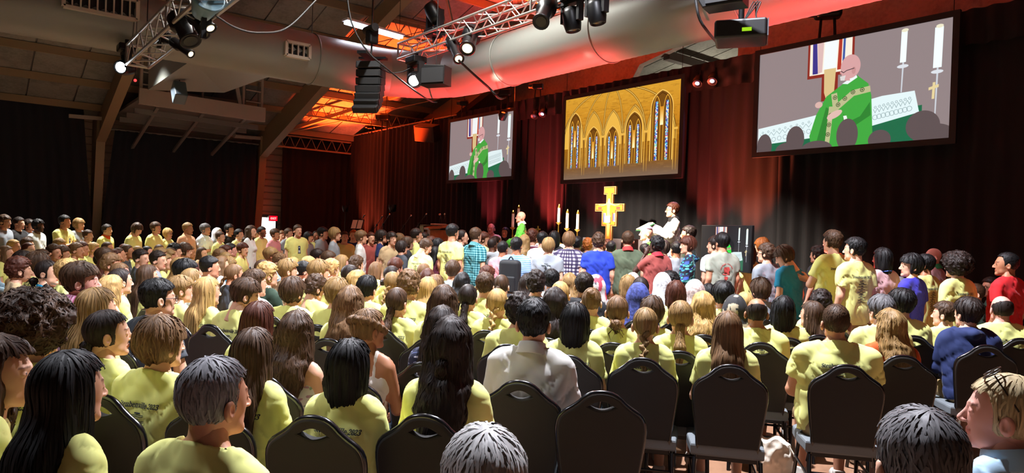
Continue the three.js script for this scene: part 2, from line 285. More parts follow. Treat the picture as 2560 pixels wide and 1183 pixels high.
// ---------------------------------------------------------------- projection screens
function drawPriestPicture(c, W, H, dark) { // camera picture of the celebrant in green at the altar
  const S = (x) => x * W / 1709, T = (y) => y * H / 1000;
  c.fillStyle = dark ? '#16151c' : '#8f8182'; c.fillRect(0, 0, W, H);
  const poly = (col, pts) => { c.fillStyle = col; c.beginPath(); pts.forEach(([x, y], i) => i ? c.lineTo(S(x), T(y)) : c.moveTo(S(x), T(y))); c.closePath(); c.fill(); };
  const oval = (col, x, y, a, b, r = 0) => { c.fillStyle = col; c.beginPath(); c.ellipse(S(x), T(y), S(a), T(b), r, 0, 7); c.fill(); };
  // painted panel behind: blocks of colour in a red frame
  poly('#8a2c22', [[500, 0], [930, 0], [930, 330], [790, 330], [790, 560], [640, 560], [640, 330], [500, 330]]);
  poly('#f2e9d8', [[520, 0], [910, 0], [910, 300], [520, 300]]); poly('#3a3486', [[545, 0], [585, 0], [600, 290], [550, 290]]); poly('#d9b7b4', [[590, 0], [650, 0], [640, 280], [600, 290]]);
  poly('#eef3f4', [[660, 0], [780, 0], [770, 260], [650, 260]]); poly('#b13a2a', [[790, 0], [820, 0], [815, 280], [780, 280]]); poly('#3f58a0', [[830, 0], [850, 0], [845, 240], [825, 240]]); poly('#d8bd86', [[660, 260], [770, 260], [755, 560], [690, 560], [665, 480]]);
  // altar with lace cloth
  poly('#1d6a48', [[20, 800], [1500, 700], [1500, 1000], [20, 1000]]);
  poly('#dff0f2', [[10, 760], [560, 690], [1180, 580], [1440, 570], [1480, 760], [1100, 840], [560, 900], [10, 930]]);
  c.strokeStyle = '#8fa5a8'; c.lineWidth = S(4);
  for (const [x0, x1, y0, y1] of [[30, 560, 790, 720], [1110, 1420, 660, 610]]) for (let i = 0; i < 9; i++) { const x = mixv(x0, x1, i / 9), y = mixv(y0, y1, i / 9), w = (x1 - x0) / 9; c.beginPath(); c.moveTo(S(x), T(y + 30)); c.lineTo(S(x + w / 2), T(y + 65)); c.lineTo(S(x + w), T(y + 24)); c.stroke(); c.beginPath(); c.arc(S(x + w / 2), T(y + 105), S(20), 0, 7); c.stroke(); c.beginPath(); c.arc(S(x + w / 2), T(y + 15), S(9), 0, 7); c.stroke(); }
  // candles
  for (const [x, y0, y1, w, f] of [[1345, 40, 310, 24, 570], [1610, 60, 400, 32, 800]]) { poly('#efffff', [[x - w, y0], [x + w, y0], [x + w - 6, y1], [x - w - 6, y1]]); poly('#c9ced6', [[x - 10, y1], [x + 4, y1], [x - 6, f], [x - 16, f]]); oval('#d8dde4', x - 6, y1 + 34, 46, 16); oval('#e8e2c6', x + 3, y0 - 8, 28, 16); }
  poly('#e2cf9a', [[1545, 560], [1620, 540], [1620, 566], [1545, 584]]); poly('#e2cf9a', [[1575, 520], [1595, 520], [1590, 660], [1570, 660]]);
  // celebrant in green
  const green = dark ? '#2ee84a' : '#3fa540', shade = dark ? '#19b034' : '#2c8232';
  poly(green, [[840, 420], [960, 360], [1060, 450], [1090, 560], [1110, 900], [1090, 1000], [560, 1000], [540, 880], [600, 680], [690, 520]]);
  poly(shade, [[850, 700], [900, 780], [1000, 740], [1080, 620], [1090, 740], [960, 820], [850, 820]]); poly(shade, [[690, 620], [720, 640], [690, 980], [600, 980]]); poly('#e8f0ea', [[850, 720], [880, 720], [900, 800], [866, 800]]);
  c.strokeStyle = '#b9b98a'; c.lineWidth = S(54); c.beginPath(); c.moveTo(S(760), T(500)); c.lineTo(S(780), T(640)); c.lineTo(S(930), T(520)); c.lineTo(S(1080), T(500)); c.stroke(); c.lineWidth = S(44); c.beginPath(); c.moveTo(S(740), T(620)); c.lineTo(S(710), T(960)); c.stroke();
  c.strokeStyle = '#3c4a2a'; c.lineWidth = S(5); for (const [x, y] of [[770, 540], [800, 610], [860, 560], [930, 510], [1010, 500], [735, 700], [722, 790], [714, 880]]) { c.beginPath(); c.arc(S(x), T(y), S(17), 0, 7); c.stroke(); c.beginPath(); c.moveTo(S(x - 10), T(y)); c.lineTo(S(x + 10), T(y)); c.moveTo(S(x), T(y - 10)); c.lineTo(S(x), T(y + 10)); c.stroke(); }
  poly('#e9f2f2', [[830, 420], [950, 350], [965, 380], [880, 430]]);
  oval('#d3a0a0', 900, 270, 88, 110); poly('#d3a0a0', [[820, 260], [806, 318], [822, 330], [830, 390], [900, 400], [880, 260]]); oval('#c48e8e', 930, 310, 18, 34); poly('#d9d4d2', [[808, 350], [860, 345], [850, 392], [815, 388]]);
  c.strokeStyle = '#3a3034'; c.lineWidth = S(6); c.beginPath(); c.moveTo(S(815), T(300)); c.lineTo(S(840), T(318)); c.lineTo(S(866), T(302)); c.lineTo(S(935), T(290)); c.stroke();
  oval('#d7b0a8', 620, 590, 36, 30); oval('#dcb8ae', 770, 700, 74, 32, -0.4); poly('#dcb8ae', [[706, 700], [740, 690], [745, 755], [716, 750]]);
  // dark heads along the bottom edge
  if (!dark) for (const [x, y, a, b] of [[80, 950, 80, 130], [400, 900, 90, 130], [330, 1000, 130, 80], [610, 1010, 150, 80], [890, 900, 96, 150], [1170, 970, 95, 90], [1510, 880, 130, 130], [1600, 990, 160, 120]]) oval('#5d5152', x, y, a, b);
}
function drawChurchPicture(c, W, H) { // golden vaulted apse with stained glass lancets
  const g = c.createLinearGradient(0, 0, 0, H); g.addColorStop(0, '#c8922c'); g.addColorStop(0.4, '#b87a1c'); g.addColorStop(0.6, '#96600f'); g.addColorStop(1, '#6c4a2c'); c.fillStyle = g; c.fillRect(0, 0, W, H);
  const X = (x) => x * W, Y = (y) => y * H;
  for (let i = 0; i < 900; i++) { c.fillStyle = `rgba(${rnd() < 0.5 ? '60,30,0' : '240,190,80'},0.10)`; c.fillRect(rnd() * W, rnd() * H, 10 + rnd() * 50, 3 + rnd() * 8); }
  c.lineCap = 'round';
  const arch = (cx, w, top, foot, col, lw) => { c.strokeStyle = col; c.lineWidth = lw; c.beginPath(); c.moveTo(X(cx - w / 2), Y(foot)); c.lineTo(X(cx - w / 2), Y(top + 0.2)); c.quadraticCurveTo(X(cx - w / 2), Y(top + 0.05), X(cx), Y(top)); c.quadraticCurveTo(X(cx + w / 2), Y(top + 0.05), X(cx + w / 2), Y(top + 0.2)); c.lineTo(X(cx + w / 2), Y(foot)); c.stroke(); };
  const spr = [-0.02, 0.19, 0.37, 0.545, 0.74, 0.97];
  spr.forEach((a, k) => { if (k === 5) return; const b = spr[k + 1], m = (a + b) / 2, top = 0.1 + 0.12 * (1 - Math.abs(m - 0.45)); c.fillStyle = k % 2 ? '#cf9a36' : '#dba944'; c.beginPath(); c.moveTo(X(a), Y(0.62)); c.quadraticCurveTo(X(a), Y(top + 0.06), X(m), Y(top)); c.quadraticCurveTo(X(b), Y(top + 0.06), X(b), Y(0.62)); c.fill(); });
  spr.forEach((a, k) => { for (const t of [[spr[k - 1], -1], [spr[k + 1], 1], [0.44, 0]]) { if (t[0] === undefined) continue; const ex = t[1] ? (a + t[0]) / 2 : 0.44 + (a - 0.44) * 0.15, ey = t[1] ? 0.1 + 0.12 * (1 - Math.abs(ex - 0.45)) : -0.05; for (const [col, lw] of [['#6a420c', 13], ['#efc968', 6], ['#a0701c', 2]]) { c.strokeStyle = col; c.lineWidth = lw; c.beginPath(); c.moveTo(X(a), Y(0.62)); c.quadraticCurveTo(X(a), Y(ey + 0.12), X(ex), Y(ey)); c.stroke(); } } });
  const bays = [[0.1, 0.12, 0.18, 0.34, 0.86], [0.28, 0.13, 0.38, 0.5, 0.86], [0.455, 0.12, 0.4, 0.52, 0.86], [0.64, 0.14, 0.27, 0.42, 0.85], [0.86, 0.17, 0.08, 0.2, 0.84]];
  for (const [cx, w, top, wt, foot] of bays) {
    c.fillStyle = '#6b4310'; c.beginPath(); c.moveTo(X(cx - w / 2), Y(foot)); c.lineTo(X(cx - w / 2), Y(top + 0.2)); c.quadraticCurveTo(X(cx - w / 2), Y(top + 0.04), X(cx), Y(top)); c.quadraticCurveTo(X(cx + w / 2), Y(top + 0.04), X(cx + w / 2), Y(top + 0.2)); c.lineTo(X(cx + w / 2), Y(foot)); c.fill();
    arch(cx, w, top, foot, '#e3b558', 7); arch(cx, w * 0.86, top + 0.03, foot, '#4a2905', 5);
    for (const s of [-1, 1]) {
      arch(cx + s * w * 0.24, w * 0.34, wt - 0.06, foot, '#d79c34', 5);
      for (let k = 0; k < 46; k++) { const y = mixv(wt, foot, k / 46); for (let q = 0; q < 3; q++) { c.fillStyle = pick(['#6f9be8', '#3b5fc8', '#dfeefa', '#4fb7d8', '#c8d7f4', '#b65a8a', '#86d0c0', '#f0e0a0', '#2f3f9a']); c.fillRect(X(cx + s * w * 0.24 - w * 0.055 + q * w * 0.037), Y(y), w * W * 0.038, H * 0.016); } }
    }
    const lg = c.createLinearGradient(0, Y(wt + 0.06), 0, Y(wt + 0.27)); lg.addColorStop(0, '#c8801a'); lg.addColorStop(1, '#fff6c8'); c.fillStyle = lg; c.fillRect(X(cx - w * 0.07), Y(wt + 0.06), X(w * 0.14), Y(0.2));
  }
  for (const cx of [0.19, 0.37, 0.545, 0.74, 0.965]) { for (const [dx, col] of [[-0.012, '#d8a544'], [0, '#7d4f12'], [0.01, '#c08a2e']]) { c.strokeStyle = col; c.lineWidth = 6; c.beginPath(); c.moveTo(X(cx + dx), Y(0.5)); c.lineTo(X(cx + dx), Y(0.95)); c.stroke(); } c.fillStyle = '#d9a848'; c.fillRect(X(cx - 0.02), Y(0.5), X(0.04), Y(0.025)); }
  const b = c.createLinearGradient(0, Y(0.82), 0, H); b.addColorStop(0, 'rgba(110,84,66,0)'); b.addColorStop(1, '#75604f'); c.fillStyle = b; c.fillRect(0, Y(0.82), W, H);
}
function screen(label, pxL, pxR, tl, tr, bl, br, draw, glow, z = STAGE_Z + 0.35) {
  const A = onZ(pxL, tl, z), B = onZ(pxR, tr, z), C = onZ(pxL, bl, z), D = onZ(pxR, br, z), top = (A.y + B.y) / 2, bot = (C.y + D.y) / 2, x0 = (A.x + C.x) / 2, x1 = (B.x + D.x) / 2, w = x1 - x0, h = top - bot;
  const o = thing('projection_screen', label, 'screen', V((x0 + x1) / 2, bot, z)), f = 0.09;
  mesh('screen_frame', [box(w + 2 * f, f, 0.06, 0, h + f / 2, 0), box(w + 2 * f, f, 0.06, 0, -f / 2, 0), box(f, h, 0.06, -w / 2 - f / 2, h / 2, 0), box(f, h, 0.06, w / 2 + f / 2, h / 2, 0)], mat('screen border', 0x131216, 0.6), o);
  const tex = canvas(1024, 576, draw);
  mesh('screen_picture', new THREE.PlaneGeometry(w, h).translate(0, h / 2, 0.01), mat(`picture ${label}`, 0x050505, 0.8, { emissive: 0xffffff, emissiveMap: tex, emissiveIntensity: glow }), o);
  mesh('backing', box(w, h, 0.02, 0, h / 2, -0.015), M.black, o);
  mesh('hanging_wire', [bar(V(-w / 2, h + f, 0), V(-w / 2, roofY(x0) - bot - 0.05, 0), 0.006, 5), bar(V(w / 2, h + f, 0), V(w / 2, roofY(x1) - bot - 0.05, 0), 0.006, 5)], M.cable, o);
  areaLamp(V(o.position.x, bot + h / 2, z + 0.06), V(o.position.x, bot + h / 2, z + 4), w, h, 0xcabcc0, 0.35 * glow);
  return o;
}
screen('smaller hanging screen showing a celebrant in green vestments beside an altar', 1125, 1283, 307, 278, 452, 439, (c, w, h) => drawPriestPicture(c, w, h, false), 0.66);
screen('hanging screen showing a golden vaulted church with stained glass windows', 1413, 1701, 255, 194, 453, 431, drawChurchPicture, 0.8, STAGE_Z + 0.4);
screen('largest hanging screen showing a bald celebrant in green vestments', 1897, 2379, 140, 43, 385, 340, (c, w, h) => drawPriestPicture(c, w, h, false), 0.7);
{ // flat monitor on its stand beside the stage
  const p = onZ(1816, 600, -8.7), o = thing('floor_monitor', 'flat monitor on a stand beside the stage showing the altar', 'monitor', V(p.x, 0, p.z), -0.25);
  const w = 1.0, h = 0.62, y = p.y - 0.12;
  mesh('bezel', rbox(w + 0.05, h + 0.05, 0.05, 0.01, 0, y, 0), M.black, o);
  mesh('screen_picture', new THREE.PlaneGeometry(w, h).translate(0, y, 0.027), mat('monitor picture', 0x050505, 0.5, { emissive: 0xffffff, emissiveMap: canvas(512, 300, (c, a, b) => drawPriestPicture(c, a, b, true)), emissiveIntensity: 0.66 }), o);
  mesh('pole', bar(V(0, 0.04, -0.05), V(0, y, -0.05), 0.03, 10), M.blackMetal, o);
  mesh('base', rbox(0.7, 0.04, 0.5, 0.015, 0, 0.02, -0.05), M.blackMetal, o);
  mesh('shelf', box(0.5, 0.03, 0.35, 0, 0.8, -0.02), M.blackMetal, o);
}
// ---------------------------------------------------------------- trusses, lamps, loudspeakers
function truss(label, a, b, s = 0.29) {
  const o = thing('lighting_truss', label, 'truss'), n = Math.round(a.distanceTo(b) / 0.3), h = s / 2, d = b.clone().sub(a).normalize(), q = V(-d.z, 0, d.x).multiplyScalar(h), u = V(0, h, 0);
  const cor = [[1, 1], [1, -1], [-1, -1], [-1, 1]].map(([i, j]) => q.clone().multiplyScalar(i).addScaledVector(u, j));
  for (const c of cor) mesh('chord', bar(a.clone().add(c), b.clone().add(c), 0.024, 8), M.truss, o);
  const w = [];
  for (let k = 0; k < n; k++) for (let f = 0; f < 4; f++) { const p = a.clone().lerp(b, k / n), r = a.clone().lerp(b, (k + 1) / n), c1 = cor[f], c2 = cor[(f + 1) % 4], z = k % 2; w.push(bar(p.clone().add(z ? c1 : c2), r.clone().add(z ? c2 : c1), 0.011, 5)); }
  for (const t of [0, 0.25, 0.5, 0.75, 1]) for (let f = 0; f < 4; f++) { const p = a.clone().lerp(b, t); w.push(bar(p.clone().add(cor[f]), p.clone().add(cor[(f + 1) % 4]), 0.02, 6)); }
  mesh('lattice', w, M.truss, o);
  const hang = []; for (const t of [0.06, 0.5, 0.94]) { const p = a.clone().lerp(b, t); hang.push(bar(p.clone().add(u), V(p.x, roofY(p.x) - 0.05, p.z), 0.008, 5)); }
  mesh('hanging_chain', hang, M.cable, o);
  return o;
}
const TA_Y = 5.0, TA_Z = -6.45;
truss('silver box lighting truss hung in front of the stage', V(onZ(1012, 128, TA_Z).x, TA_Y, TA_Z), V(4, TA_Y, TA_Z));
const TB_Y = 4.12, TB_Z = -2.0;
truss('silver box lighting truss under the duct over the seats', V(-11.5, TB_Y, TB_Z), V(-1.5, TB_Y, TB_Z));
const lensM = (k, c, i) => mat(`lens ${k}`, 0x111111, 0.2, { emissive: c, emissiveIntensity: i });
// profile spotlight: barrel from its lens end to its back, hung by a yoke from a pipe
function profileSpot(label, lens, back, r, glow, hook) {
  const o = thing('profile_spotlight', label, 'spotlight', back), L = lens.clone().sub(back), d = L.clone().normalize();
  const q = new THREE.Quaternion().setFromUnitVectors(V(0, 1, 0), d), len = L.length();
  const bodyG = lathe([[0, 0], [r * 0.95, 0], [r * 1.15, len * 0.06], [r * 1.15, len * 0.36], [r * 0.8, len * 0.42], [r * 0.8, len * 0.93], [r * 0.95, len * 0.95], [r * 0.95, len], [r * 0.8, len], [r * 0.8, len * 0.97], [0, len * 0.965]], 18).applyQuaternion(q);
  mesh('barrel', bodyG, M.blackMetal, o);
  mesh('lens', new THREE.CircleGeometry(r * 0.6, 18).rotateX(-Math.PI / 2).translate(0, len * 0.985, 0).applyQuaternion(q), lensM(glow > 0 ? 'warm' : 'off', glow > 0 ? 0xffe3b0 : 0x000000, glow > 0 ? 1.6 : 0), o);
  const sd = V(-d.z, 0, d.x).normalize(), mid = L.clone().multiplyScalar(0.3), up = hook.clone().sub(back);
  mesh('yoke', tube([mid.clone().addScaledVector(sd, r * 1.2), mid.clone().addScaledVector(sd, r * 1.5).lerp(up, 0.6), up.clone(), mid.clone().addScaledVector(sd, -r * 1.5).lerp(up, 0.6), mid.clone().addScaledVector(sd, -r * 1.2)], 0.012, 20, 5), M.blackMetal, o);
  mesh('clamp', rbox(0.06, 0.09, 0.05, 0.01, up.x, up.y + 0.02, up.z), M.blackMetal, o);
  return o;
}
function movingHead(label, p, dir, size, glow, color = 0xffffff, under = true) {
  const o = thing('moving_head_light', label, 'stage light', p), s = size, f = under ? 1 : -1;
  mesh('base', rbox(0.34 * s, 0.14 * s, 0.3 * s, 0.03 * s, 0, 0.36 * s * f, 0), M.blackMetal, o);
  mesh('yoke', [box(0.06 * s, 0.36 * s, 0.12 * s, 0.19 * s, 0.13 * s * f, 0), box(0.06 * s, 0.36 * s, 0.12 * s, -0.19 * s, 0.13 * s * f, 0), box(0.42 * s, 0.06 * s, 0.14 * s, 0, 0.28 * s * f, 0)], M.black, o);
  const q = new THREE.Quaternion().setFromUnitVectors(V(0, 1, 0), dir.clone().normalize());
  mesh('head', lathe([[0, -0.2 * s], [0.11 * s, -0.19 * s], [0.15 * s, -0.1 * s], [0.155 * s, 0.08 * s], [0.13 * s, 0.2 * s], [0.11 * s, 0.21 * s], [0.11 * s, 0.18 * s], [0, 0.17 * s]], 20).applyQuaternion(q), M.blackMetal, o);
  mesh('lens', new THREE.SphereGeometry(0.105 * s, 18, 8, 0, 7, 0, 1.2).scale(1, 0.25, 1).translate(0, 0.172 * s, 0).applyQuaternion(q), lensM(`head ${glow} ${color}`, color, glow), o);
  mesh('clamp', rbox(0.07 * s, 0.14 * s, 0.06 * s, 0.01, 0, 0.46 * s * f, 0), M.blackMetal, o);
  return o;
}
{
  const up = (p, y) => V(p.x, y, p.z);
  // on the truss in front of the stage
  const h1 = at(1040, 152, 12.3); h1.y = TA_Y - 0.62; movingHead('lit moving head light at the end of the stage truss', h1, V(0.75, -0.35, 0.62), 0.95, 9, 0xf4f6ff);
  spot(h1.clone().addScaledVector(V(0.75, -0.35, 0.62).normalize(), 0.28), V(-4.5, 0.9, -1.2), 0xf2f4ff, 70, 0.5, 0.6, 2);
  const h2 = V(onZ(1087, 55, TA_Z).x, TA_Y + 0.5, TA_Z); movingHead('dark moving head light standing on top of the stage truss', h2, V(-0.4, 0.8, 0.3), 0.95, 0, 0x000000, false);
  const tip = (px, py, d) => at(px, py, d);
  profileSpot('black profile spotlight aimed at the stage beside the lit moving head', tip(1147, 148, 11.1), tip(1128, 100, 11.6), 0.1, 1, V(tip(1128, 100, 11.6).x, TA_Y - 0.13, TA_Z));
  profileSpot('black profile spotlight with a bright lens pointing down at the stage', tip(1168, 122, 10.9), tip(1182, 78, 11.3), 0.14, 1, V(tip(1182, 78, 11.3).x, TA_Y - 0.13, TA_Z));
  profileSpot('unlit black profile spotlight hanging beyond the bright pair on the stage truss', tip(1352, 55, 8.9), tip(1372, 8, 9.3), 0.12, 0, V(tip(1372, 8, 9.3).x, TA_Y - 0.13, TA_Z));
  for (const [px, i] of [[1431, 0], [1492, 1]]) { const p = onZ(px, 2, TA_Z + 0.1); p.y = Math.min(p.y, TA_Y - 0.42); movingHead(['round dark moving head light hanging above the duct', 'tapered dark moving head light hanging last above the duct'][i], p, V(0.15, -1, -0.1), 0.8, 0, 0x000000); }
  // stage wash from this truss
  for (const [x, t] of [[-9.6, V(-9.8, 1.4, -10)], [-7.4, V(-7.2, 1.6, -9.6)]]) spot(V(x, TA_Y - 0.3, TA_Z - 0.15), t, 0xfff0dc, 270, 0.42, 0.6, 2);
  // on the truss over the seats
  const hk = (p) => V(p.x, TB_Y - 0.12, TB_Z);
  const pr = (label, lx, ly, bx, by, r, glow, d = 8.2) => profileSpot(label, at(lx, ly, d), at(bx, by, d + 0.1), r, glow, hk(at(bx, by, d + 0.1)));
  pr('fat black profile spotlight in the crowded cluster over the seats', 477, 104, 448, 40, 0.13, 0, 7.9);
  pr('black profile spotlight with a glowing tip in the cluster over the seats', 527, 72, 490, 14, 0.075, 1, 7.6);
  pr('slim black profile spotlight beside the fat one over the seats', 512, 88, 476, 30, 0.07, 0, 7.7);
  pr('low black profile spotlight with a glowing tip under the seat truss', 478, 136, 432, 104, 0.06, 1, 8.6);
  pr('small unlit profile spotlight near the end of the seat truss', 440, 112, 402, 90, 0.06, 0, 9.0);
  const gp = at(512, 14, 7.2); const gl = thing('flood_lamp', 'grey-blue flood lamp on top of the seat truss cluster', 'lamp', gp); mesh('housing', lathe([[0, -0.16], [0.1, -0.14], [0.13, 0], [0.17, 0.14], [0.15, 0.15], [0, 0.1]], 20).rotateZ(-1.2), mat('grey blue lamp housing', 0x5f8290, 0.5), gl); mesh('bracket', box(0.05, 0.3, 0.05, -0.02, -0.2, 0), M.blackMetal, gl);
  const L = at(315, 168, 10.4), lamp = movingHead('dazzling white spotlight at the end of the seat truss', L, V(0.75, -0.25, 0.6), 0.8, 26, 0xf2fbff);
  spot(L.clone().add(V(0.2, -0.06, 0.16)), V(-5.8, 0.9, -5.6), 0xf4f8ff, 110, 0.36, 0.6, 2);
  const rl = thing('indicator_lamp', 'tiny red indicator lamp below the dazzling spotlight', 'lamp', at(338, 201, 10.4)); mesh('bulb', new THREE.SphereGeometry(0.022, 10, 8), lensM('red', 0xff2a2a, 3), rl); mesh('stem', bar(V(0, 0.02, 0), V(0, roofY(at(338, 201, 10.4).x) - at(338, 201, 10.4).y - 0.05, 0), 0.005, 5), M.cable, rl);
  const hs = thing('hanging_speaker', 'slanted grey loudspeaker hanging below the seat truss', 'loudspeaker', at(448, 232, 15)); mesh('cabinet', rbox(0.32, 0.42, 0.26, 0.03).rotateZ(0.6), mat('grey speaker', 0x4d5a66, 0.6), hs); mesh('bracket', bar(V(0, 0.2, 0), V(0, roofY(at(448, 232, 15).x) - at(448, 232, 15).y - 0.1, 0), 0.01, 5), M.cable, hs);
}
{ // hanging line array
  const p = at(928, 150, 12), o = thing('line_array_speaker', 'tall curved black line array loudspeaker hanging under the duct elbow', 'loudspeaker', p, Math.atan2(-p.x * 0.3, 5));
  o.rotation.y = 0.75;
  mesh('fly_bar', [box(0.16, 0.05, 0.75, 0, 0.02, 0.1), box(0.5, 0.04, 0.12, 0, 0.05, -0.1)], M.blackMetal, o);
  let y = -0.06, z = 0, a = -0.05;
  for (let k = 0; k < 7; k++) { const g = new THREE.Group(); g.name = 'cabinet'; g.position.set(0, y, z); g.rotation.x = a; o.add(g); mesh('cabinet_shell', rbox(0.44, 0.122, 0.32, 0.012, 0, -0.06, 0), M.black, g); mesh('front_grille', box(0.4, 0.1, 0.012, 0, -0.06, 0.162), mat('speaker grille', 0x1b1b1e, 0.7), g); mesh('side_bracket', [box(0.012, 0.09, 0.05, 0.226, -0.06, 0.1), box(0.012, 0.09, 0.05, -0.226, -0.06, 0.1)], M.blackMetal, g); y -= 0.128 * Math.cos(a); z -= 0.128 * Math.sin(a) * -1; a += 0.11; }
  mesh('hanging_chain', bar(V(0, 0.05, 0), V(0, roofY(p.x) - p.y - 0.05, 0), 0.016, 6), M.cable, o);
  const m = thing('chain_motor', 'black chain motor above the line array loudspeaker', 'motor', V(p.x, p.y + 0.42, p.z)); mesh('motor_body', rbox(0.2, 0.3, 0.18, 0.04), M.blackMetal, m); mesh('drum', new THREE.CylinderGeometry(0.07, 0.07, 0.36, 14).rotateZ(Math.PI / 2).translate(0, 0.12, 0.03), M.black, m);
}
function wedge(label, p, ry, s, hung) {
  const o = thing('hanging_speaker', label, 'loudspeaker', p, ry);
  mesh('cabinet', extrude([[-0.3 * s, -0.2 * s], [0.3 * s, -0.2 * s], [0.3 * s, 0.2 * s], [-0.2 * s, 0.24 * s], [-0.42 * s, 0]], 0.34 * s, 0.012), M.black, o);
  mesh('grille', box(0.56 * s, 0.34 * s, 0.012, 0.02 * s, 0, 0.34 * s + 0.02), mat('speaker grille', 0x1b1b1e, 0.7), o);
  mesh('hanging_wire', bar(V(0, 0.2 * s, 0.17 * s), V(0, hung, 0.17 * s), 0.006, 5), M.cable, o);
}
wedge('black wedge loudspeaker hanging in front of the duct elbow', at(1098, 196, 11.4), 0.5, 0.72, 2.2);
wedge('black loudspeaker hanging at the top frame edge before the duct', at(1822, -6, 6.6), 0.3, 0.6, 2.6);
{ const p = onZ(1068, 332, STAGE_Z + 0.35), o = thing('wall_speaker', 'dark wooden loudspeaker tilted at the top of the stage curtain', 'loudspeaker', p, 0.4); mesh('cabinet', rbox(0.72, 0.5, 0.4, 0.02).rotateZ(-0.12).rotateX(0.35), mat('brown speaker', 0x2c1c18, 0.6), o); mesh('grille', rbox(0.62, 0.4, 0.02, 0.005, 0, 0, 0.205).rotateZ(-0.12).rotateX(0.35), mat('brown grille', 0x3a2620, 0.8), o); mesh('bracket', beam(V(0, 0.1, -0.1), V(0, 0.5, -0.3), 0.05, 0.05), M.blackMetal, o); }
{ // ceiling strip lamp, projector, small fittings along the curtain top
  const a = at(936, 76, 13.4), o = thing('strip_lamp', 'lit white strip lamp hanging under the roof', 'lamp', V(a.x, a.y, a.z), 0.12);
  mesh('housing', box(0.2, 0.04, 1.35, 0, 0.05, 0), mat('white lamp housing', 0xdedee4, 0.5), o);
  for (const x of [-0.05, 0.05]) mesh('tube', bar(V(x, 0, -0.64), V(x, 0, 0.64), 0.03, 10), mat('lit tube', 0xffffff, 0.4, { emissive: 0xe9ecff, emissiveIntensity: 3 }), o);
  mesh('hanging_wire', [bar(V(0, 0.06, -0.6), V(0, roofY(a.x) - a.y - 0.05, -0.6), 0.006, 5), bar(V(0, 0.06, 0.6), V(0, roofY(a.x) - a.y - 0.05, 0.6), 0.006, 5)], M.cable, o);
  const rl = areaLamp(V(a.x, a.y - 0.05, a.z), V(a.x, 0, a.z + 0.001), 0.2, 1.3, 0xe9ecff, 8);
  const p = at(1852, 84, 6.9), pj = thing('projector', 'black video projector hanging on a pole before the large screen', 'projector', p, 0.55);
  mesh('body', rbox(0.5, 0.19, 0.42, 0.03), M.black, pj); mesh('lens', new THREE.CylinderGeometry(0.05, 0.06, 0.08, 18).rotateX(Math.PI / 2).translate(-0.1, 0, -0.24), M.blackMetal, pj);
  mesh('side_panel', box(0.012, 0.17, 0.38, 0.256, 0, 0), mat('projector panel', 0x4a4c52, 0.4), pj); mesh('status_panel', box(0.09, 0.035, 0.006, 0.06, -0.02, 0.213), mat('status lights', 0x101800, 0.5, { emissive: 0x9fd820, emissiveIntensity: 0.7 }), pj);
  mesh('pole', bar(V(0, 0.08, 0), V(0, roofY(p.x) - p.y - 0.05, 0), 0.03, 10), M.blackMetal, pj); mesh('cable_loop', [0, 1, 2].map((k) => tube([V(0.02, 0.1, 0.05), V(0.12 + k * 0.03, 0.3, 0.06), V(0.14, 0.16, 0.02 + k * 0.03), V(0.16, 0.08, 0.1)], 0.006, 16, 5)), M.cable, pj);
  const small = (px, py, label, glow, color, z = STAGE_Z + 0.25) => {
    const q = onZ(px, py, z), s = thing('par_lamp', label, 'stage light', q); const q2 = new THREE.Quaternion().setFromUnitVectors(V(0, 1, 0), V(0.25, -0.75, 0.6).normalize());
    mesh('can', lathe([[0, -0.12], [0.07, -0.11], [0.1, 0], [0.1, 0.1], [0.085, 0.1], [0, 0.07]], 18).applyQuaternion(q2), M.blackMetal, s);
    mesh('lens', new THREE.CircleGeometry(0.086, 18).rotateX(-Math.PI / 2).translate(0, 0.085, 0).applyQuaternion(q2), lensM(`par ${glow} ${color}`, color, glow), s);
    mesh('yoke', bar(V(0, 0.02, -0.05), V(0, 0.22, -0.08), 0.015, 6), M.blackMetal, s);
    if (glow) spot(q.clone().addScaledVector(V(0.25, -0.75, 0.6).normalize(), 0.12), q.clone().add(V(0.6, -4.2, 1.6)), color, 9, 0.55, 0.7, 2);
  };
  small(1745, 202, 'lit violet lamp above the gap between the screens', 5, 0xcfb4ff); small(1782, 196, 'second lit violet lamp beside the large screen', 6, 0xd8c0ff);
  small(1358, 280, 'lit violet lamp between the two smaller screens', 6, 0xd2b8ff); small(1338, 285, 'dim lamp hanging beside the lit violet lamp', 0.4, 0x9a5a70);
  for (const [px, py, label, sc] of [[1345, 216, 'small black camera arm on top of the stage curtain', 0.8], [1160, 258, 'slim black lamp standing on the curtain top', 0.7], [1264, 232, 'black hoist box on the curtain top', 1], [2070, 28, 'bulky black fog lamp above the largest screen', 1.25], [962, 294, 'moving lamp with a violet sheen in the curtain corner', 1], [926, 318, 'small reddish lamp below the corner moving lamp', 0.6]]) {
    const q = onZ(px, py, STAGE_Z + (px < 1000 ? 0.9 : 0.2)), s = thing('rigging_lamp', label, 'stage light', q, 0.6);
    mesh('body', rbox(0.34 * sc, 0.2 * sc, 0.22 * sc, 0.05 * sc), M.blackMetal, s); mesh('arm', [bar(V(-0.08 * sc, -0.05, 0), V(-0.1 * sc, -0.42 * sc, 0), 0.02 * sc, 6), bar(V(0.08 * sc, -0.05, 0), V(0.1 * sc, -0.42 * sc, 0), 0.02 * sc, 6)], M.blackMetal, s);
    mesh('nose', new THREE.CylinderGeometry(0.08 * sc, 0.09 * sc, 0.16 * sc, 14).rotateZ(Math.PI / 2).translate(-0.22 * sc, 0.02, 0), M.black, s);
    mesh('hanger', bar(V(0, 0.05, -0.05), V(0, 0.9, -0.1), 0.008, 5), M.cable, s);
  }
  const SX0_ = -21;
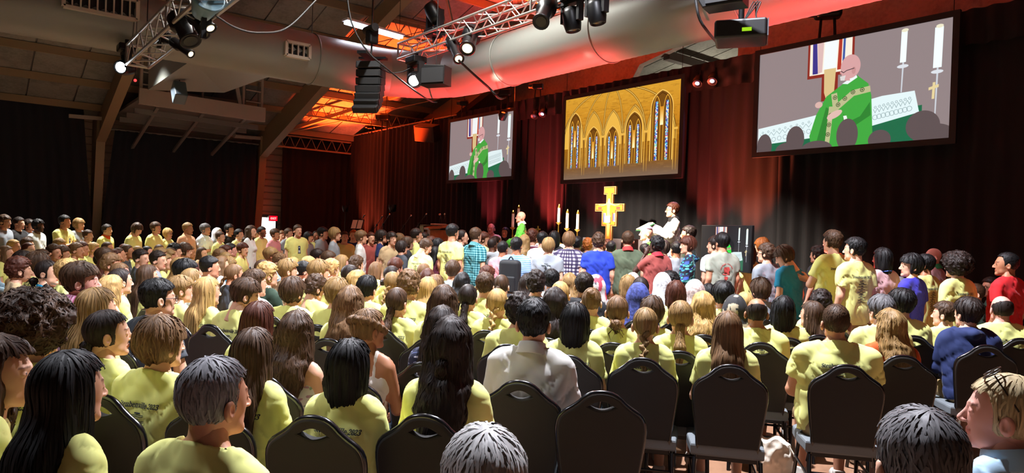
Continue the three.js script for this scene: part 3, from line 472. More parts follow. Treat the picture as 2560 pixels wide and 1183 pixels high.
  // loose cables
  const cab = (label, pts, r = 0.018) => tag(mesh('hanging_cable', tube(pts, r * 0.75, 40, 6), M.cable), label, 'cable');
  cab('black cable sagging beside the seat truss under the duct', [at(528, 32, 7.4), at(590, 70, 8), at(650, 82, 8.6), at(720, 68, 9.4), at(800, -10, 10)]);
  cab('black cable swooping from the line array towards the stage curtain', [at(868, -10, 11), at(880, 60, 11), at(918, 128, 11.1), at(975, 178, 11.3), at(1030, 222, 11.8), at(1075, 252, 12.6), at(1092, 256, 18)]);
  cab('thick black cable bundle falling from truss to curtain top', [at(1146, 150, 11), at(1180, 182, 11.1), at(1225, 222, 11.3), at(1248, 246, 11.8), at(1264, 244, 17)], 0.026);
  cab('pink lit cable bundle hanging in front of the duct', [at(1738, -10, 7), at(1748, 45, 7), at(1770, 80, 7.2), at(1792, 106, 8.6)], 0.022);
  cab('looped black cable between line array and lit moving head', [at(952, 168, 12), at(975, 182, 12.1), at(1005, 180, 12.2), at(1030, 168, 12.3)]);
  // colour washes: floor lamps along the curtain foot, and the orange lamp lighting the roof bay
  const wash = (px, color, I, label, z = STAGE_Z + 0.5, ang = 0.42, aim = V(0, 5, -0.42), y = 0.3) => {
    const q = px < 0 ? V(px, 0, z) : onZ(px, 600, z); const base = q.x > -21 && q.x < -6.3 && z < -8.7 ? 0.452 : 0; q.y = y; const s = thing('floor_wash_lamp', label, 'stage light', V(q.x, base, q.z)); const d = aim.clone().normalize(), qq = new THREE.Quaternion().setFromUnitVectors(V(0, 1, 0), d);
    mesh('can', lathe([[0, -0.14], [0.09, -0.12], [0.12, 0], [0.12, 0.1], [0.1, 0.1], [0, 0.06]], 18).applyQuaternion(qq).translate(0, y - 0.1, 0), M.blackMetal, s); mesh('lens', new THREE.CircleGeometry(0.1, 18).rotateX(-Math.PI / 2).translate(0, 0.08, 0).applyQuaternion(qq).translate(0, y - 0.1, 0), lensM(`wash ${color}`, color, 3), s);
    mesh('stand', [bar(V(0, 0, 0), V(0, y - 0.15, 0), 0.03, 8), box(0.3, 0.03, 0.3, 0, 0.015, 0)], M.blackMetal, s);
    spot(V(q.x, base + y + 0.05, q.z).addScaledVector(d, 0.1), V(q.x, base + y, q.z).addScaledVector(aim, 1), color, I, ang, 0.8, 2);
  };
  wash(884, 0xff5838, 128, 'red wash lamp at the curtain foot behind the music stand'); wash(912, 0xff5838, 76, 'second red wash lamp behind the music stand');
  wash(1190, 0xff4a50, 76, 'red wash lamp at the curtain foot near the seated clergy'); wash(1338, 0xff4a44, 221, 'red wash lamp at the curtain foot behind the altar');
  wash(1452, 0xff5860, 34, 'faint red wash lamp at the curtain foot beside the cross'); wash(1742, 0xff5a4a, 119, 'red wash lamp at the curtain foot behind the server'); wash(1842, 0xff6a44, 144, 'orange wash lamp at the curtain foot behind the monitor');
  [[-11.6, 'before the lectern side of the stage'], [-9.2, 'before the altar steps'], [-6.6, 'at the end of the stage'], [-4.0, 'past the floor monitor'], [-1.6, 'under the largest screen']].forEach(([x, t]) => wash(x, 0xff4444, 210, `red wash lamp ${t} aimed up at the duct`, -8.5, 0.5, V(0.3, 4.2, 0.85), 0.26));
  for (const [q, d, I, ang, label] of [[V(-21.9, 2.3, -10.3), V(0, 1, 0.06), 620, 0.52, 'orange wash lamp on a tall stand in the curtain corner'], [V(-18.6, 2.3, -10.3), V(0, 1, 0.06), 760, 0.5, 'orange wash lamp on a tall stand beside the music stand'], [V(-14.2, 4.75, STAGE_Z + 0.45), V(0.55, 1, 0.2), 620, 0.72, 'orange wash lamp on the curtain pipe above the microphones']]) {
    d.normalize(); const s = thing('roof_wash_lamp', label, 'stage light', q), qq = new THREE.Quaternion().setFromUnitVectors(V(0, 1, 0), d), floorY = q.x > SX0_ ? 0.452 : 0;
    mesh('can', lathe([[0, -0.14], [0.09, -0.12], [0.12, 0], [0.12, 0.1], [0.1, 0.1], [0, 0.06]], 18).applyQuaternion(qq), M.blackMetal, s); mesh('lens', new THREE.CircleGeometry(0.1, 18).rotateX(-Math.PI / 2).translate(0, 0.08, 0).applyQuaternion(qq), lensM('wash orange', 0xff4a16, 3), s);
    if (q.y > 4) mesh('bracket', beam(V(0, -0.05, 0), V(0, 0.35, -0.45), 0.04, 0.04), M.blackMetal, s); else mesh('stand', [bar(V(0, floorY - q.y, 0), V(0, -0.12, 0), 0.02, 8), ...[0, 1, 2].map((k) => bar(V(0, floorY - q.y + 0.4, 0), V(Math.sin(k * 2.094) * 0.4, floorY - q.y + 0.012, Math.cos(k * 2.094) * 0.4), 0.014, 6))], M.blackMetal, s);
    spot(q.clone().addScaledVector(d, 0.12), q.clone().addScaledVector(d, 2), 0xff4a16, I, ang, 0.5, 3);
  }
}
// high-bay lamps over the audience (above the frame)
HIGH_BAYS.forEach(([p, I, col], k) => {
  const o = thing('high_bay_lamp', 'round high bay lamp hanging under the hall roof', 'lamp', p, 0, 'high bay lamps');
  mesh('shade', lathe([[0.05, 0.16], [0.12, 0.12], [0.24, -0.04], [0.25, -0.06], [0.235, -0.05], [0.11, 0.1], [0.04, 0.13]], 26), mat('lamp shade', 0x8a8c90, 0.4, { metalness: 0.6 }), o);
  mesh('bulb', new THREE.SphereGeometry(0.07, 14, 10).translate(0, 0.03, 0), mat('high bay bulb', 0xffffff, 0.4, { emissive: 0xf4f6ff, emissiveIntensity: 6 }), o);
  mesh('hanging_chain', bar(V(0, 0.14, 0), V(0, Math.max(0.3, roofY(p.x) - p.y - 0.02), 0), 0.008, 5), M.cable, o);
  spot(V(p.x, p.y - 0.1, p.z), V(p.x, 0, p.z), col, I, 0.92, 0.35, k === 0 ? 4 : 12);
});

// ---------------------------------------------------------------- surfaces from distance fields
function surfaceNets(f, mn, mx, cell, paint) {
  const nx = Math.ceil((mx[0] - mn[0]) / cell) + 1, ny = Math.ceil((mx[1] - mn[1]) / cell) + 1, nz = Math.ceil((mx[2] - mn[2]) / cell) + 1, sx = 1, sy = nx, sz = nx * ny;
  const v = new Float32Array(nx * ny * nz);
  for (let k = 0, i = 0; k < nz; k++) for (let j = 0; j < ny; j++) for (let h = 0; h < nx; h++, i++) v[i] = f(mn[0] + h * cell, mn[1] + j * cell, mn[2] + k * cell);
  const at2 = new Int32Array(nx * ny * nz).fill(-1), pos = [], idx = [], off = [0, sx, sy, sx + sy, sz, sx + sz, sy + sz, sx + sy + sz];
  for (let k = 0; k < nz - 1; k++) for (let j = 0; j < ny - 1; j++) for (let h = 0; h < nx - 1; h++) {
    const o = h + j * sy + k * sz; let neg = 0; for (let c = 0; c < 8; c++) if (v[o + off[c]] < 0) neg++;
    if (neg === 0 || neg === 8) continue;
    let X = 0, Y = 0, Z = 0, n = 0;
    for (let a = 0; a < 8; a++) for (let b = 1; b < 8; b <<= 1) { if (a & b) continue; const c = a | b, va = v[o + off[a]], vb = v[o + off[c]]; if ((va < 0) === (vb < 0)) continue; const t = va / (va - vb); X += (a & 1) + (b === 1 ? t : 0); Y += ((a >> 1) & 1) + (b === 2 ? t : 0); Z += ((a >> 2) & 1) + (b === 4 ? t : 0); n++; }
    at2[o] = pos.length / 3; pos.push(mn[0] + (h + X / n) * cell, mn[1] + (j + Y / n) * cell, mn[2] + (k + Z / n) * cell);
  }
  for (let k = 1; k < nz - 1; k++) for (let j = 1; j < ny - 1; j++) for (let h = 1; h < nx - 1; h++) {
    const o = h + j * sy + k * sz, s = v[o] < 0;
    for (const [d, p, q] of [[sx, sy, sz], [sy, sz, sx], [sz, sx, sy]]) {
      if ((v[o + d] < 0) === s) continue; const a = at2[o], b = at2[o - p], c = at2[o - p - q], e = at2[o - q]; if (a < 0 || b < 0 || c < 0 || e < 0) continue;
      if (s) idx.push(a, b, c, a, c, e); else idx.push(a, c, b, a, e, c);
    }
  }
  const n = pos.length / 3, nr = new Float32Array(n * 3), uv = new Float32Array(n * 2), col = new Float32Array(n * 3).fill(1), e = cell * 0.4;
  for (let i = 0; i < n; i++) {
    const x = pos[3 * i], y = pos[3 * i + 1], z = pos[3 * i + 2]; let a = f(x + e, y, z) - f(x - e, y, z), b = f(x, y + e, z) - f(x, y - e, z), c = f(x, y, z + e) - f(x, y, z - e); const l = Math.hypot(a, b, c) || 1;
    nr[3 * i] = a / l; nr[3 * i + 1] = b / l; nr[3 * i + 2] = c / l; uv[2 * i] = Math.atan2(x, -z) * 0.16; uv[2 * i + 1] = y;
    if (paint) { const q = paint(x, y, z, a / l, b / l, c / l); col[3 * i] = q[0]; col[3 * i + 1] = q[1]; col[3 * i + 2] = q[2]; }
  }
  const g = new THREE.BufferGeometry(); g.setAttribute('position', new THREE.Float32BufferAttribute(pos, 3)); g.setAttribute('normal', new THREE.BufferAttribute(nr, 3)); g.setAttribute('uv', new THREE.BufferAttribute(uv, 2)); g.setAttribute('color', new THREE.BufferAttribute(col, 3)); g.setIndex(idx); return g;
}
function cap(x, y, z, a, b, ra, rb) {
  const ux = b[0] - a[0], uy = b[1] - a[1], uz = b[2] - a[2], px = x - a[0], py = y - a[1], pz = z - a[2], t = clamp((px * ux + py * uy + pz * uz) / (ux * ux + uy * uy + uz * uz + 1e-12), 0, 1);
  const dx = px - ux * t, dy = py - uy * t, dz = pz - uz * t; return Math.sqrt(dx * dx + dy * dy + dz * dz) - (ra + (rb - ra) * t);
}
function ell(x, y, z, c, r) { const a = (x - c[0]) / r[0], b = (y - c[1]) / r[1], d = (z - c[2]) / r[2], k0 = Math.sqrt(a * a + b * b + d * d), e = a / r[0], f = b / r[1], g = d / r[2], k1 = Math.sqrt(e * e + f * f + g * g); return k1 < 1e-9 ? -Math.min(...r) : k0 * (k0 - 1) / k1; }
function smin(a, b, k) { const h = clamp(0.5 + 0.5 * (b - a) / k, 0, 1); return b + (a - b) * h - k * h * (1 - h); }
const A3 = (v) => [v.x, v.y, v.z];

// ---------------------------------------------------------------- heads
function headField(x, y, z) {
  const ax = Math.abs(x);
  let d = ell(x, y, z, [0, 0.105, -0.006], [0.073, 0.093, 0.095]);
  d = smin(d, ell(x, y, z, [0, 0.055, 0.042], [0.056, 0.08, 0.056]), 0.03);
  d = smin(d, cap(ax, y, z, [0, -0.008, 0.06], [0.03, 0.0, 0.045], 0.03, 0.026), 0.025);
  d = smin(d, cap(x, y, z, [-0.006, -0.022, 0.085], [0.006, -0.022, 0.085], 0.015, 0.015), 0.02);
  d = smin(d, cap(ax, y, z, [0, -0.14, -0.035], [0, 0.05, -0.015], 0.054, 0.05), 0.03);
  d = smin(d, cap(ax, y, z, [0, 0.1, 0.092], [0.034, 0.102, 0.083], 0.008, 0.007), 0.012);
  d = -smin(-d, ell(ax, y, z, [0.031, 0.08, 0.112], [0.02, 0.014, 0.018]), 0.008);
  d = smin(d, cap(x, y, z, [0, 0.088, 0.094], [0, 0.05, 0.117], 0.007, 0.012), 0.01);
  d = smin(d, ell(ax, y, z, [0.011, 0.045, 0.107], [0.009, 0.007, 0.01]), 0.006);
  d = Math.min(d, ell(ax, y, z, [0.031, 0.081, 0.083], [0.0135, 0.0125, 0.0125]));
  d = smin(d, cap(ax, y, z, [0, 0.019, 0.099], [0.019, 0.017, 0.091], 0.006, 0.004), 0.005);
  d = smin(d, cap(ax, y, z, [0, 0.008, 0.097], [0.015, 0.01, 0.09], 0.006, 0.004), 0.005);
  const ear = Math.max(ell(ax - 0.25 * Math.max(0, 0.01 - z), y, z, [0.081, 0.06, -0.006], [0.013, 0.034, 0.021]), -ell(ax, y, z, [0.098, 0.064, 0.0], [0.011, 0.02, 0.011]));
  return smin(d, ear, 0.006);
}
function headPaint(beard) {
  return (x, y, z, nx, ny, nz) => {
    const ax = Math.abs(x), e = ell(ax, y, z, [0.031, 0.081, 0.083], [0.0145, 0.0135, 0.0135]);
    if (e < 0.0012 && z > 0.086 && y > 0.073 && y < 0.09) return Math.hypot(ax - 0.031, y - 0.082) < 0.0065 ? [0.07, 0.05, 0.04] : [1.25, 1.25, 1.3];
    if (y > 0.099 && y < 0.109 && ax > 0.012 && ax < 0.052 && z > 0.07) return [0.3, 0.24, 0.2];
    if (y > 0.001 && y < 0.026 && ax < 0.024 && z > 0.088) return [0.85, 0.55, 0.52];
    if (beard && y < 0.03 + (ax > 0.035 ? 0.045 : 0) && y > -0.06 && z > 0.015) return [0.3, 0.24, 0.2];
    return [1, 1, 1];
  };
}
// ---------------------------------------------------------------- hair
const napeCut = (y, z, n) => n - y - Math.max(0, z + 0.02) * 0.8, faceCut = (x, y, z, hl = 0.158, zf = 0.03) => Math.min(z - zf - 0.25 * Math.max(0, y - 0.1), hl - y - 0.35 * Math.max(0, Math.abs(x) - 0.035));
const earHole = (x, y, z) => -ell(Math.abs(x), y, z, [0.09, 0.058, 0.002], [0.028, 0.031, 0.019]);
const shell = (x, y, z, t, top = t) => ell(x, y, z, [0, 0.106 + (top - t) * 0.5, -0.008], [0.077 + t, 0.096 + (t + top) / 2, 0.099 + t]);
function chain(x, y, z, P, R, zs = 1) { let d = 9; for (let i = 0; i + 1 < P.length; i++) d = smin(d, cap(x, y, z * zs, [P[i][0], P[i][1], P[i][2] * zs], [P[i + 1][0], P[i + 1][1], P[i + 1][2] * zs], R[i], R[i + 1]), 0.015); return d; }
const groove = (x, y, z, n, a) => a * noise3(Math.atan2(x, -(z + 0.01)) * n, y * 9, 3.3) + a * 0.5 * noise3(Math.atan2(x, -(z + 0.01)) * n * 2.3, y * 14, 7.7);
const BACK = (len) => [[0, 0.06, -0.06], [0, -0.06, -0.075], [0, -0.15, -0.128], [0, -len, -0.15]];
// each style: field, box, strand count, strand length, curl of strands, part of words
const HAIR = {
  short: { f: (x, y, z) => Math.max(shell(x, y, z, 0.008 + 0.01 * sstep(0.08, 0.17, y), 0.018) + groove(x, y, z, 9, 0.003) + 0.004 * noise3(x * 55, y * 55, z * 55), faceCut(x, y, z, 0.15), napeCut(y, z, 0.012), earHole(x, y, z)), n: 800, len: 0.045, curl: 1.1 },
  buzz: { f: (x, y, z) => Math.max(shell(x, y, z, 0.0035 + 0.004 * sstep(0.1, 0.17, y)), faceCut(x, y, z, 0.162), napeCut(y, z, 0.02), earHole(x, y, z)), n: 900, len: 0.018, curl: 1.2 },
  side: { f: (x, y, z) => Math.max(shell(x, y, z, 0.013 + 0.014 * sstep(0.06, 0.15, y), 0.03) + groove(x + 0.2 * y, y, z, 7, 0.006), faceCut(x, y, z, 0.138), napeCut(y, z, -0.005), earHole(x, y, z)), n: 480, len: 0.1, curl: 0.55 },
  mop: { f: (x, y, z) => Math.max(shell(x, y, z, 0.028, 0.032) + groove(x, y, z, 6, 0.009), faceCut(x, y, z, 0.125), napeCut(y, z, -0.03)), n: 560, len: 0.11, curl: 0.8 },
  curly: { f: (x, y, z) => Math.max(shell(x, y, z, 0.022, 0.036) + 0.011 * noise3(x * 48, y * 48, z * 48), faceCut(x, y, z, 0.142), napeCut(y, z, -0.005), earHole(x, y, z)), n: 620, len: 0.05, curl: 2.4 },
  bigcurl: { f: (x, y, z) => Math.max(ell(x, y, z, [0, 0.112, -0.012], [0.142, 0.135, 0.15]) + 0.014 * noise3(x * 30, y * 30, z * 30) + 0.008 * noise3(x * 75, y * 75, z * 75), faceCut(x, y, z, 0.13, 0.05), napeCut(y, z, -0.025)), n: 1500, len: 0.06, curl: 2.2 },
  bob: { f: (x, y, z) => Math.max(Math.max(smin(shell(x, y, z, 0.017), ell(x, y, z, [0, 0.005, -0.03], [0.1, 0.15, 0.088]), 0.04) + groove(x, y, z, 8, 0.006), faceCut(x, y, z, 0.15, 0.036)), -0.115 - y, Math.min(0.1 - y, z - 0.035)), n: 620, len: 0.2, curl: 0.35 },
  long: { f: (x, y, z) => Math.max(smin(Math.max(shell(x, y, z, 0.013), faceCut(x, y, z, 0.152)), Math.max(smin(chain(x, y, z, BACK(0.36), [0.088, 0.1, 0.1, 0.085], 2.3) * 0.55, ell(Math.abs(x), y, z, [0.058, -0.02, -0.02], [0.04, 0.13, 0.06]), 0.03), Math.min(0.12 - y, z - 0.03)), 0.03) + groove(x, y, z, 8, 0.004), -9), n: 760, len: 0.36, curl: 0.18, lo: -0.44 },
  wavy: { f: (x, y, z) => smin(Math.max(shell(x, y, z, 0.018), faceCut(x, y, z, 0.152)), Math.max(smin(chain(x, y, z, BACK(0.31), [0.092, 0.112, 0.112, 0.085], 2.0) * 0.6, ell(Math.abs(x), y, z, [0.066, -0.03, -0.02], [0.046, 0.14, 0.066]), 0.03), Math.min(0.12 - y, z - 0.035)), 0.03) + 0.008 * noise3(x * 22, y * 26, z * 22) + groove(x, y, z, 8, 0.004), n: 820, len: 0.26, curl: 0.95, lo: -0.42 },
  pony: { f: (x, y, z) => Math.min(Math.max(shell(x, y, z, 0.007) + groove(x, y, z, 12, 0.0018), faceCut(x, y, z, 0.156), napeCut(y, z, -0.01), earHole(x, y, z)), chain(x, y, z, [[0, 0.07, -0.105], [0, 0.06, -0.135], [0, -0.05, -0.16], [0, -0.2, -0.17], [0, -0.29, -0.168]], [0.022, 0.026, 0.036, 0.034, 0.012]) + groove(x, y, z + 0.15, 6, 0.004)), n: 520, len: 0.2, curl: 0.4, lo: -0.34 },
  lowpony: { f: (x, y, z) => Math.min(Math.max(shell(x, y, z, 0.009) + groove(x, y, z, 12, 0.002), faceCut(x, y, z, 0.156), napeCut(y, z, -0.015), earHole(x, y, z)), chain(x, y, z, [[0, 0.02, -0.09], [0, -0.03, -0.112], [0, -0.12, -0.15], [0, -0.24, -0.17]], [0.03, 0.024, 0.04, 0.016]) + groove(x, y, z + 0.12, 6, 0.005)), n: 520, len: 0.18, curl: 0.6, lo: -0.3 },
  braid: { f: (x, y, z) => { let d = Math.max(shell(x, y, z, 0.008) + groove(x, y, z, 12, 0.002), faceCut(x, y, z, 0.156), napeCut(y, z, -0.012), earHole(x, y, z)); for (let i = 0; i < 12; i++) { const t = i / 11, s = i % 2 ? 1 : -1, r = 0.026 - 0.012 * t, yy = 0.03 - 0.32 * t, zz = -0.1 - 0.065 * Math.min(1, t * 2.2); d = Math.min(d, ell(x * 0.9 + s * (yy - y) * 0.5, y, z, [s * r * 0.42, yy, zz], [r * 0.85, r * 1.0, r * 0.8])); } return d; }, n: 360, len: 0.1, curl: 0.2, lo: -0.36 },
  bun: { f: (x, y, z) => { const q = Math.hypot(x, y + 0.005, (z + 0.122) * 1.15), s = Math.atan2(x, y + 0.005); return Math.min(Math.max(shell(x, y, z, 0.007) + groove(x, y, z, 12, 0.002), faceCut(x, y, z, 0.156), napeCut(y, z, -0.01), earHole(x, y, z)), q - 0.043 - 0.006 * Math.sin(s * 3 + q * 260)); }, n: 420, len: 0.09, curl: 0.3 },
  topbun: { f: (x, y, z) => { const q = Math.hypot(x, y - 0.16, z + 0.1); return Math.min(Math.max(shell(x, y, z, 0.007) + groove(x, y, z, 12, 0.002), faceCut(x, y, z, 0.156), napeCut(y, z, -0.01), earHole(x, y, z)), q - 0.04 + 0.006 * noise3(x * 50, y * 50, z * 50)); }, n: 400, len: 0.08, curl: 0.4 },
  crown: { f: (x, y, z) => { const a = Math.atan2(x, -z), rd = Math.hypot(x / 0.082, (z + 0.008) / 0.103) - 1, k = Math.hypot(rd * 0.09, y - 0.1 - 0.05 * Math.cos(a + 0.4)); return Math.min(Math.max(shell(x, y, z, 0.008) + groove(x, y, z, 10, 0.003), faceCut(x, y, z, 0.156), napeCut(y, z, -0.012), earHole(x, y, z)), k - 0.02 - 0.007 * Math.sin(a * 16), Math.hypot(x, y + 0.005, z + 0.11) - 0.035 + 0.006 * noise3(x * 50, y * 50, z * 50)); }, n: 480, len: 0.08, curl: 0.4 },
  halfup: { f: (x, y, z) => Math.min(HAIR.wavy.f(x, y * 0.92, z), Math.hypot(x, (y - 0.02) * 0.8, z + 0.125) - 0.03 + 0.006 * noise3(x * 40, y * 40, z * 40)), n: 820, len: 0.3, curl: 0.85, lo: -0.46 },
  ring: { f: (x, y, z) => Math.max(shell(x, y, z, 0.007), faceCut(x, y, z, 0.3, 0.01), napeCut(y, z, 0.012), earHole(x, y, z), y - 0.15 + 0.55 * (z + 0.06)), n: 160, len: 0.04, curl: 0.5 },
  thin: { f: (x, y, z) => Math.max(shell(x, y, z, 0.007 + 0.005 * sstep(0.1, 0.16, y)) + groove(x, y, z, 10, 0.002), faceCut(x, y, z, 0.162, 0.022), napeCut(y, z, 0.0), earHole(x, y, z)), n: 520, len: 0.05, curl: 0.7 },
  veil: { f: (x, y, z) => Math.max(smin(ell(x, y, z, [0, 0.105, -0.012], [0.098, 0.122, 0.126]), cap(x * 0.9, y, z, [0, 0.05, -0.025], [0, -0.22, -0.05], 0.1, 0.15), 0.06) + 0.006 * noise3(Math.atan2(x, -z) * 5, y * 4, 1), -0.25 - y, z - 0.045 - 0.3 * Math.max(0, y - 0.12)), n: 0, len: 0, curl: 0, lo: -0.27, wide: 0.19 },
};
const hairCache = {};
function hairGeometry(style, tier, paintKey) {
  const key = style + tier + (paintKey ?? ''); if (hairCache[key]) return hairCache[key];
  const S = HAIR[style], w = S.wide ?? 0.175, cell = [0.0072, 0.0105, 0.0155][tier - 1], save = seed; seed = 1234 + style.length * 77 + style.charCodeAt(0);
  const strandTone = (x, y, z) => { const t = 0.86 + 0.3 * noise3(Math.atan2(x, -(z + 0.01)) * 14, y * 5, 1.7); return [t, t, t]; };
  const paint = paintKey ? VEILS[paintKey] : strandTone;
  let g = surfaceNets(S.f, [-w, S.lo ?? -0.15, -0.25], [w, 0.28, 0.14], cell, paint);
  if (tier < 3 && S.n) {
    const P = [], N = [], C = [], U = [], I = [], gp = g.attributes.position, gn = g.attributes.normal, near = tier === 1, steps = Math.max(3, Math.min(20, Math.round(S.len / (near ? 0.016 : 0.026)))), st = S.len / steps, e = 0.003;
    for (let s = 0; s < S.n * (near ? 1.45 : 0.45); s++) {
      const i = Math.floor(rnd() * gp.count); let x = gp.getX(i), y = gp.getY(i), z = gp.getZ(i); if (z > 0.03 && y < 0.168) continue;
      const tone = 0.72 + 0.55 * rnd(), wd = near ? rr(0.0018, 0.0042) : rr(0.0035, 0.0065), base = P.length / 3, path = [];
      for (let k = 0; k <= steps; k++) {
        let a = S.f(x + e, y, z) - S.f(x - e, y, z), b = S.f(x, y + e, z) - S.f(x, y - e, z), c = S.f(x, y, z + e) - S.f(x, y, z - e); const l = Math.hypot(a, b, c) || 1; a /= l; b /= l; c /= l;
        const d0 = S.f(x, y, z) - 0.0012 - 0.0035 * Math.sin(Math.PI * Math.min(1, k / steps)) * (0.4 + tone - 0.72); x -= a * d0; y -= b * d0; z -= c * d0; path.push([x, y, z, a, b, c]);
        const rad = Math.hypot(x, z + 0.03) + 1e-4, top = sstep(0.1, 0.19, y); let fx = x / rad * top * 1.3 + S.curl * noise3(x * 30, y * 30, z * 30 + s), fy = -1 + top * 0.6 + S.curl * 0.6 * noise3(x * 30 + 9, y * 30, z * 30 + s), fz = (z + 0.03) / rad * top * 1.3 + S.curl * noise3(x * 30, y * 30 + 5, z * 30 + s);
        const dt = fx * a + fy * b + fz * c; fx -= dt * a; fy -= dt * b; fz -= dt * c; const fl = (Math.hypot(fx, fy, fz) || 1) * (z > 0.03 && y < 0.16 ? 40 : 1); x += fx / fl * st; y += fy / fl * st; z += fz / fl * st;
      }
      for (let k = 0; k <= steps; k++) {
        const [px, py, pz, a, b, c] = path[k], q = path[Math.min(steps, k + 1)], r = path[Math.max(0, k - 1)], tx = q[0] - r[0], ty = q[1] - r[1], tz = q[2] - r[2]; let sx = ty * c - tz * b, sy = tz * a - tx * c, sz = tx * b - ty * a; const sl = Math.hypot(sx, sy, sz) || 1, ww = wd * (k === steps ? 0.15 : 1 - 0.35 * k / steps) / sl;
        for (const sg of [-1, 1]) { P.push(px + sx * ww * sg, py + sy * ww * sg, pz + sz * ww * sg); N.push(a, b, c); C.push(tone, tone, tone); U.push(sg, k); }
        if (k) { const v0 = base + 2 * (k - 1); I.push(v0, v0 + 1, v0 + 2, v0 + 1, v0 + 3, v0 + 2); }
      }
    }
    const h = new THREE.BufferGeometry(); h.setAttribute('position', new THREE.Float32BufferAttribute(P, 3)); h.setAttribute('normal', new THREE.Float32BufferAttribute(N, 3)); h.setAttribute('uv', new THREE.Float32BufferAttribute(U, 2)); h.setAttribute('color', new THREE.Float32BufferAttribute(C, 3)); h.setIndex(I);
    g = mergeGeometries([g, h]);
  }
  seed = save; return hairCache[key] = g;
}
const lace = (a, b, s, th) => (x, y, z) => noise3(x * s, y * s, z * s) + 0.5 * noise3(x * s * 2, y * s * 2, z * s * 2) > th ? a : b;
const VEILS = {
  whitelace: lace([0.75, 0.77, 0.78], [0.4, 0.41, 0.42], 70, 0.0), pinklace: lace([0.62, 0.5, 0.46], [0.36, 0.27, 0.25], 75, 0.0), navylace: lace([0.05, 0.07, 0.3], [0.02, 0.03, 0.14], 60, 0.1), blackcream: lace([0.5, 0.43, 0.3], [0.02, 0.02, 0.022], 16, 0.42),
  floral: (x, y, z) => noise3(x * 17 + 4, y * 17, z * 17) > 0.36 ? [0.55, 0.06, 0.1] : noise3(x * 22, y * 22 + 7, z * 22) > 0.5 ? [0.12, 0.1, 0.12] : [0.64, 0.6, 0.56], greyhood: () => [0.6, 0.62, 0.65],
};
// ---------------------------------------------------------------- bodies
const handG = {};
function handGeometry(tier) { // hangs down from the wrist at the origin, palm towards +z, thumb towards +x
  if (handG[tier]) return handG[tier];
  const fing = [[-0.03, 0.068, 0.0075], [-0.011, 0.078, 0.0082], [0.009, 0.074, 0.0082], [0.028, 0.06, 0.0078]];
  const f = (x, y, z) => {
    let d = smin(ell(x, y, z, [0, -0.05, 0], [0.042, 0.052, 0.0155]), cap(x, y, z, [0, 0.02, 0], [0, -0.03, 0], 0.025, 0.026), 0.02);
    for (const [fx, L, r] of fing) d = Math.min(d, smin(cap(x, y, z, [fx * 0.85, -0.085, 0], [fx * 1.05, -0.088 - L * 0.5, 0.012], r * 1.1, r), cap(x, y, z, [fx * 1.05, -0.088 - L * 0.5, 0.012], [fx * 1.02, -0.088 - L * 0.86, 0.042], r, r * 0.8), 0.003));
    d = smin(d, smin(cap(x, y, z, [0.03, -0.035, 0.006], [0.058, -0.066, 0.022], 0.013, 0.0105), cap(x, y, z, [0.058, -0.066, 0.022], [0.06, -0.094, 0.036], 0.0105, 0.0085), 0.004), 0.008);
    return d;
  };
  return handG[tier] = surfaceNets(f, [-0.07, -0.18, -0.04], [0.09, 0.05, 0.08], [0.006, 0.0095, 0.0135][tier - 1]);
}
const BODY = {};
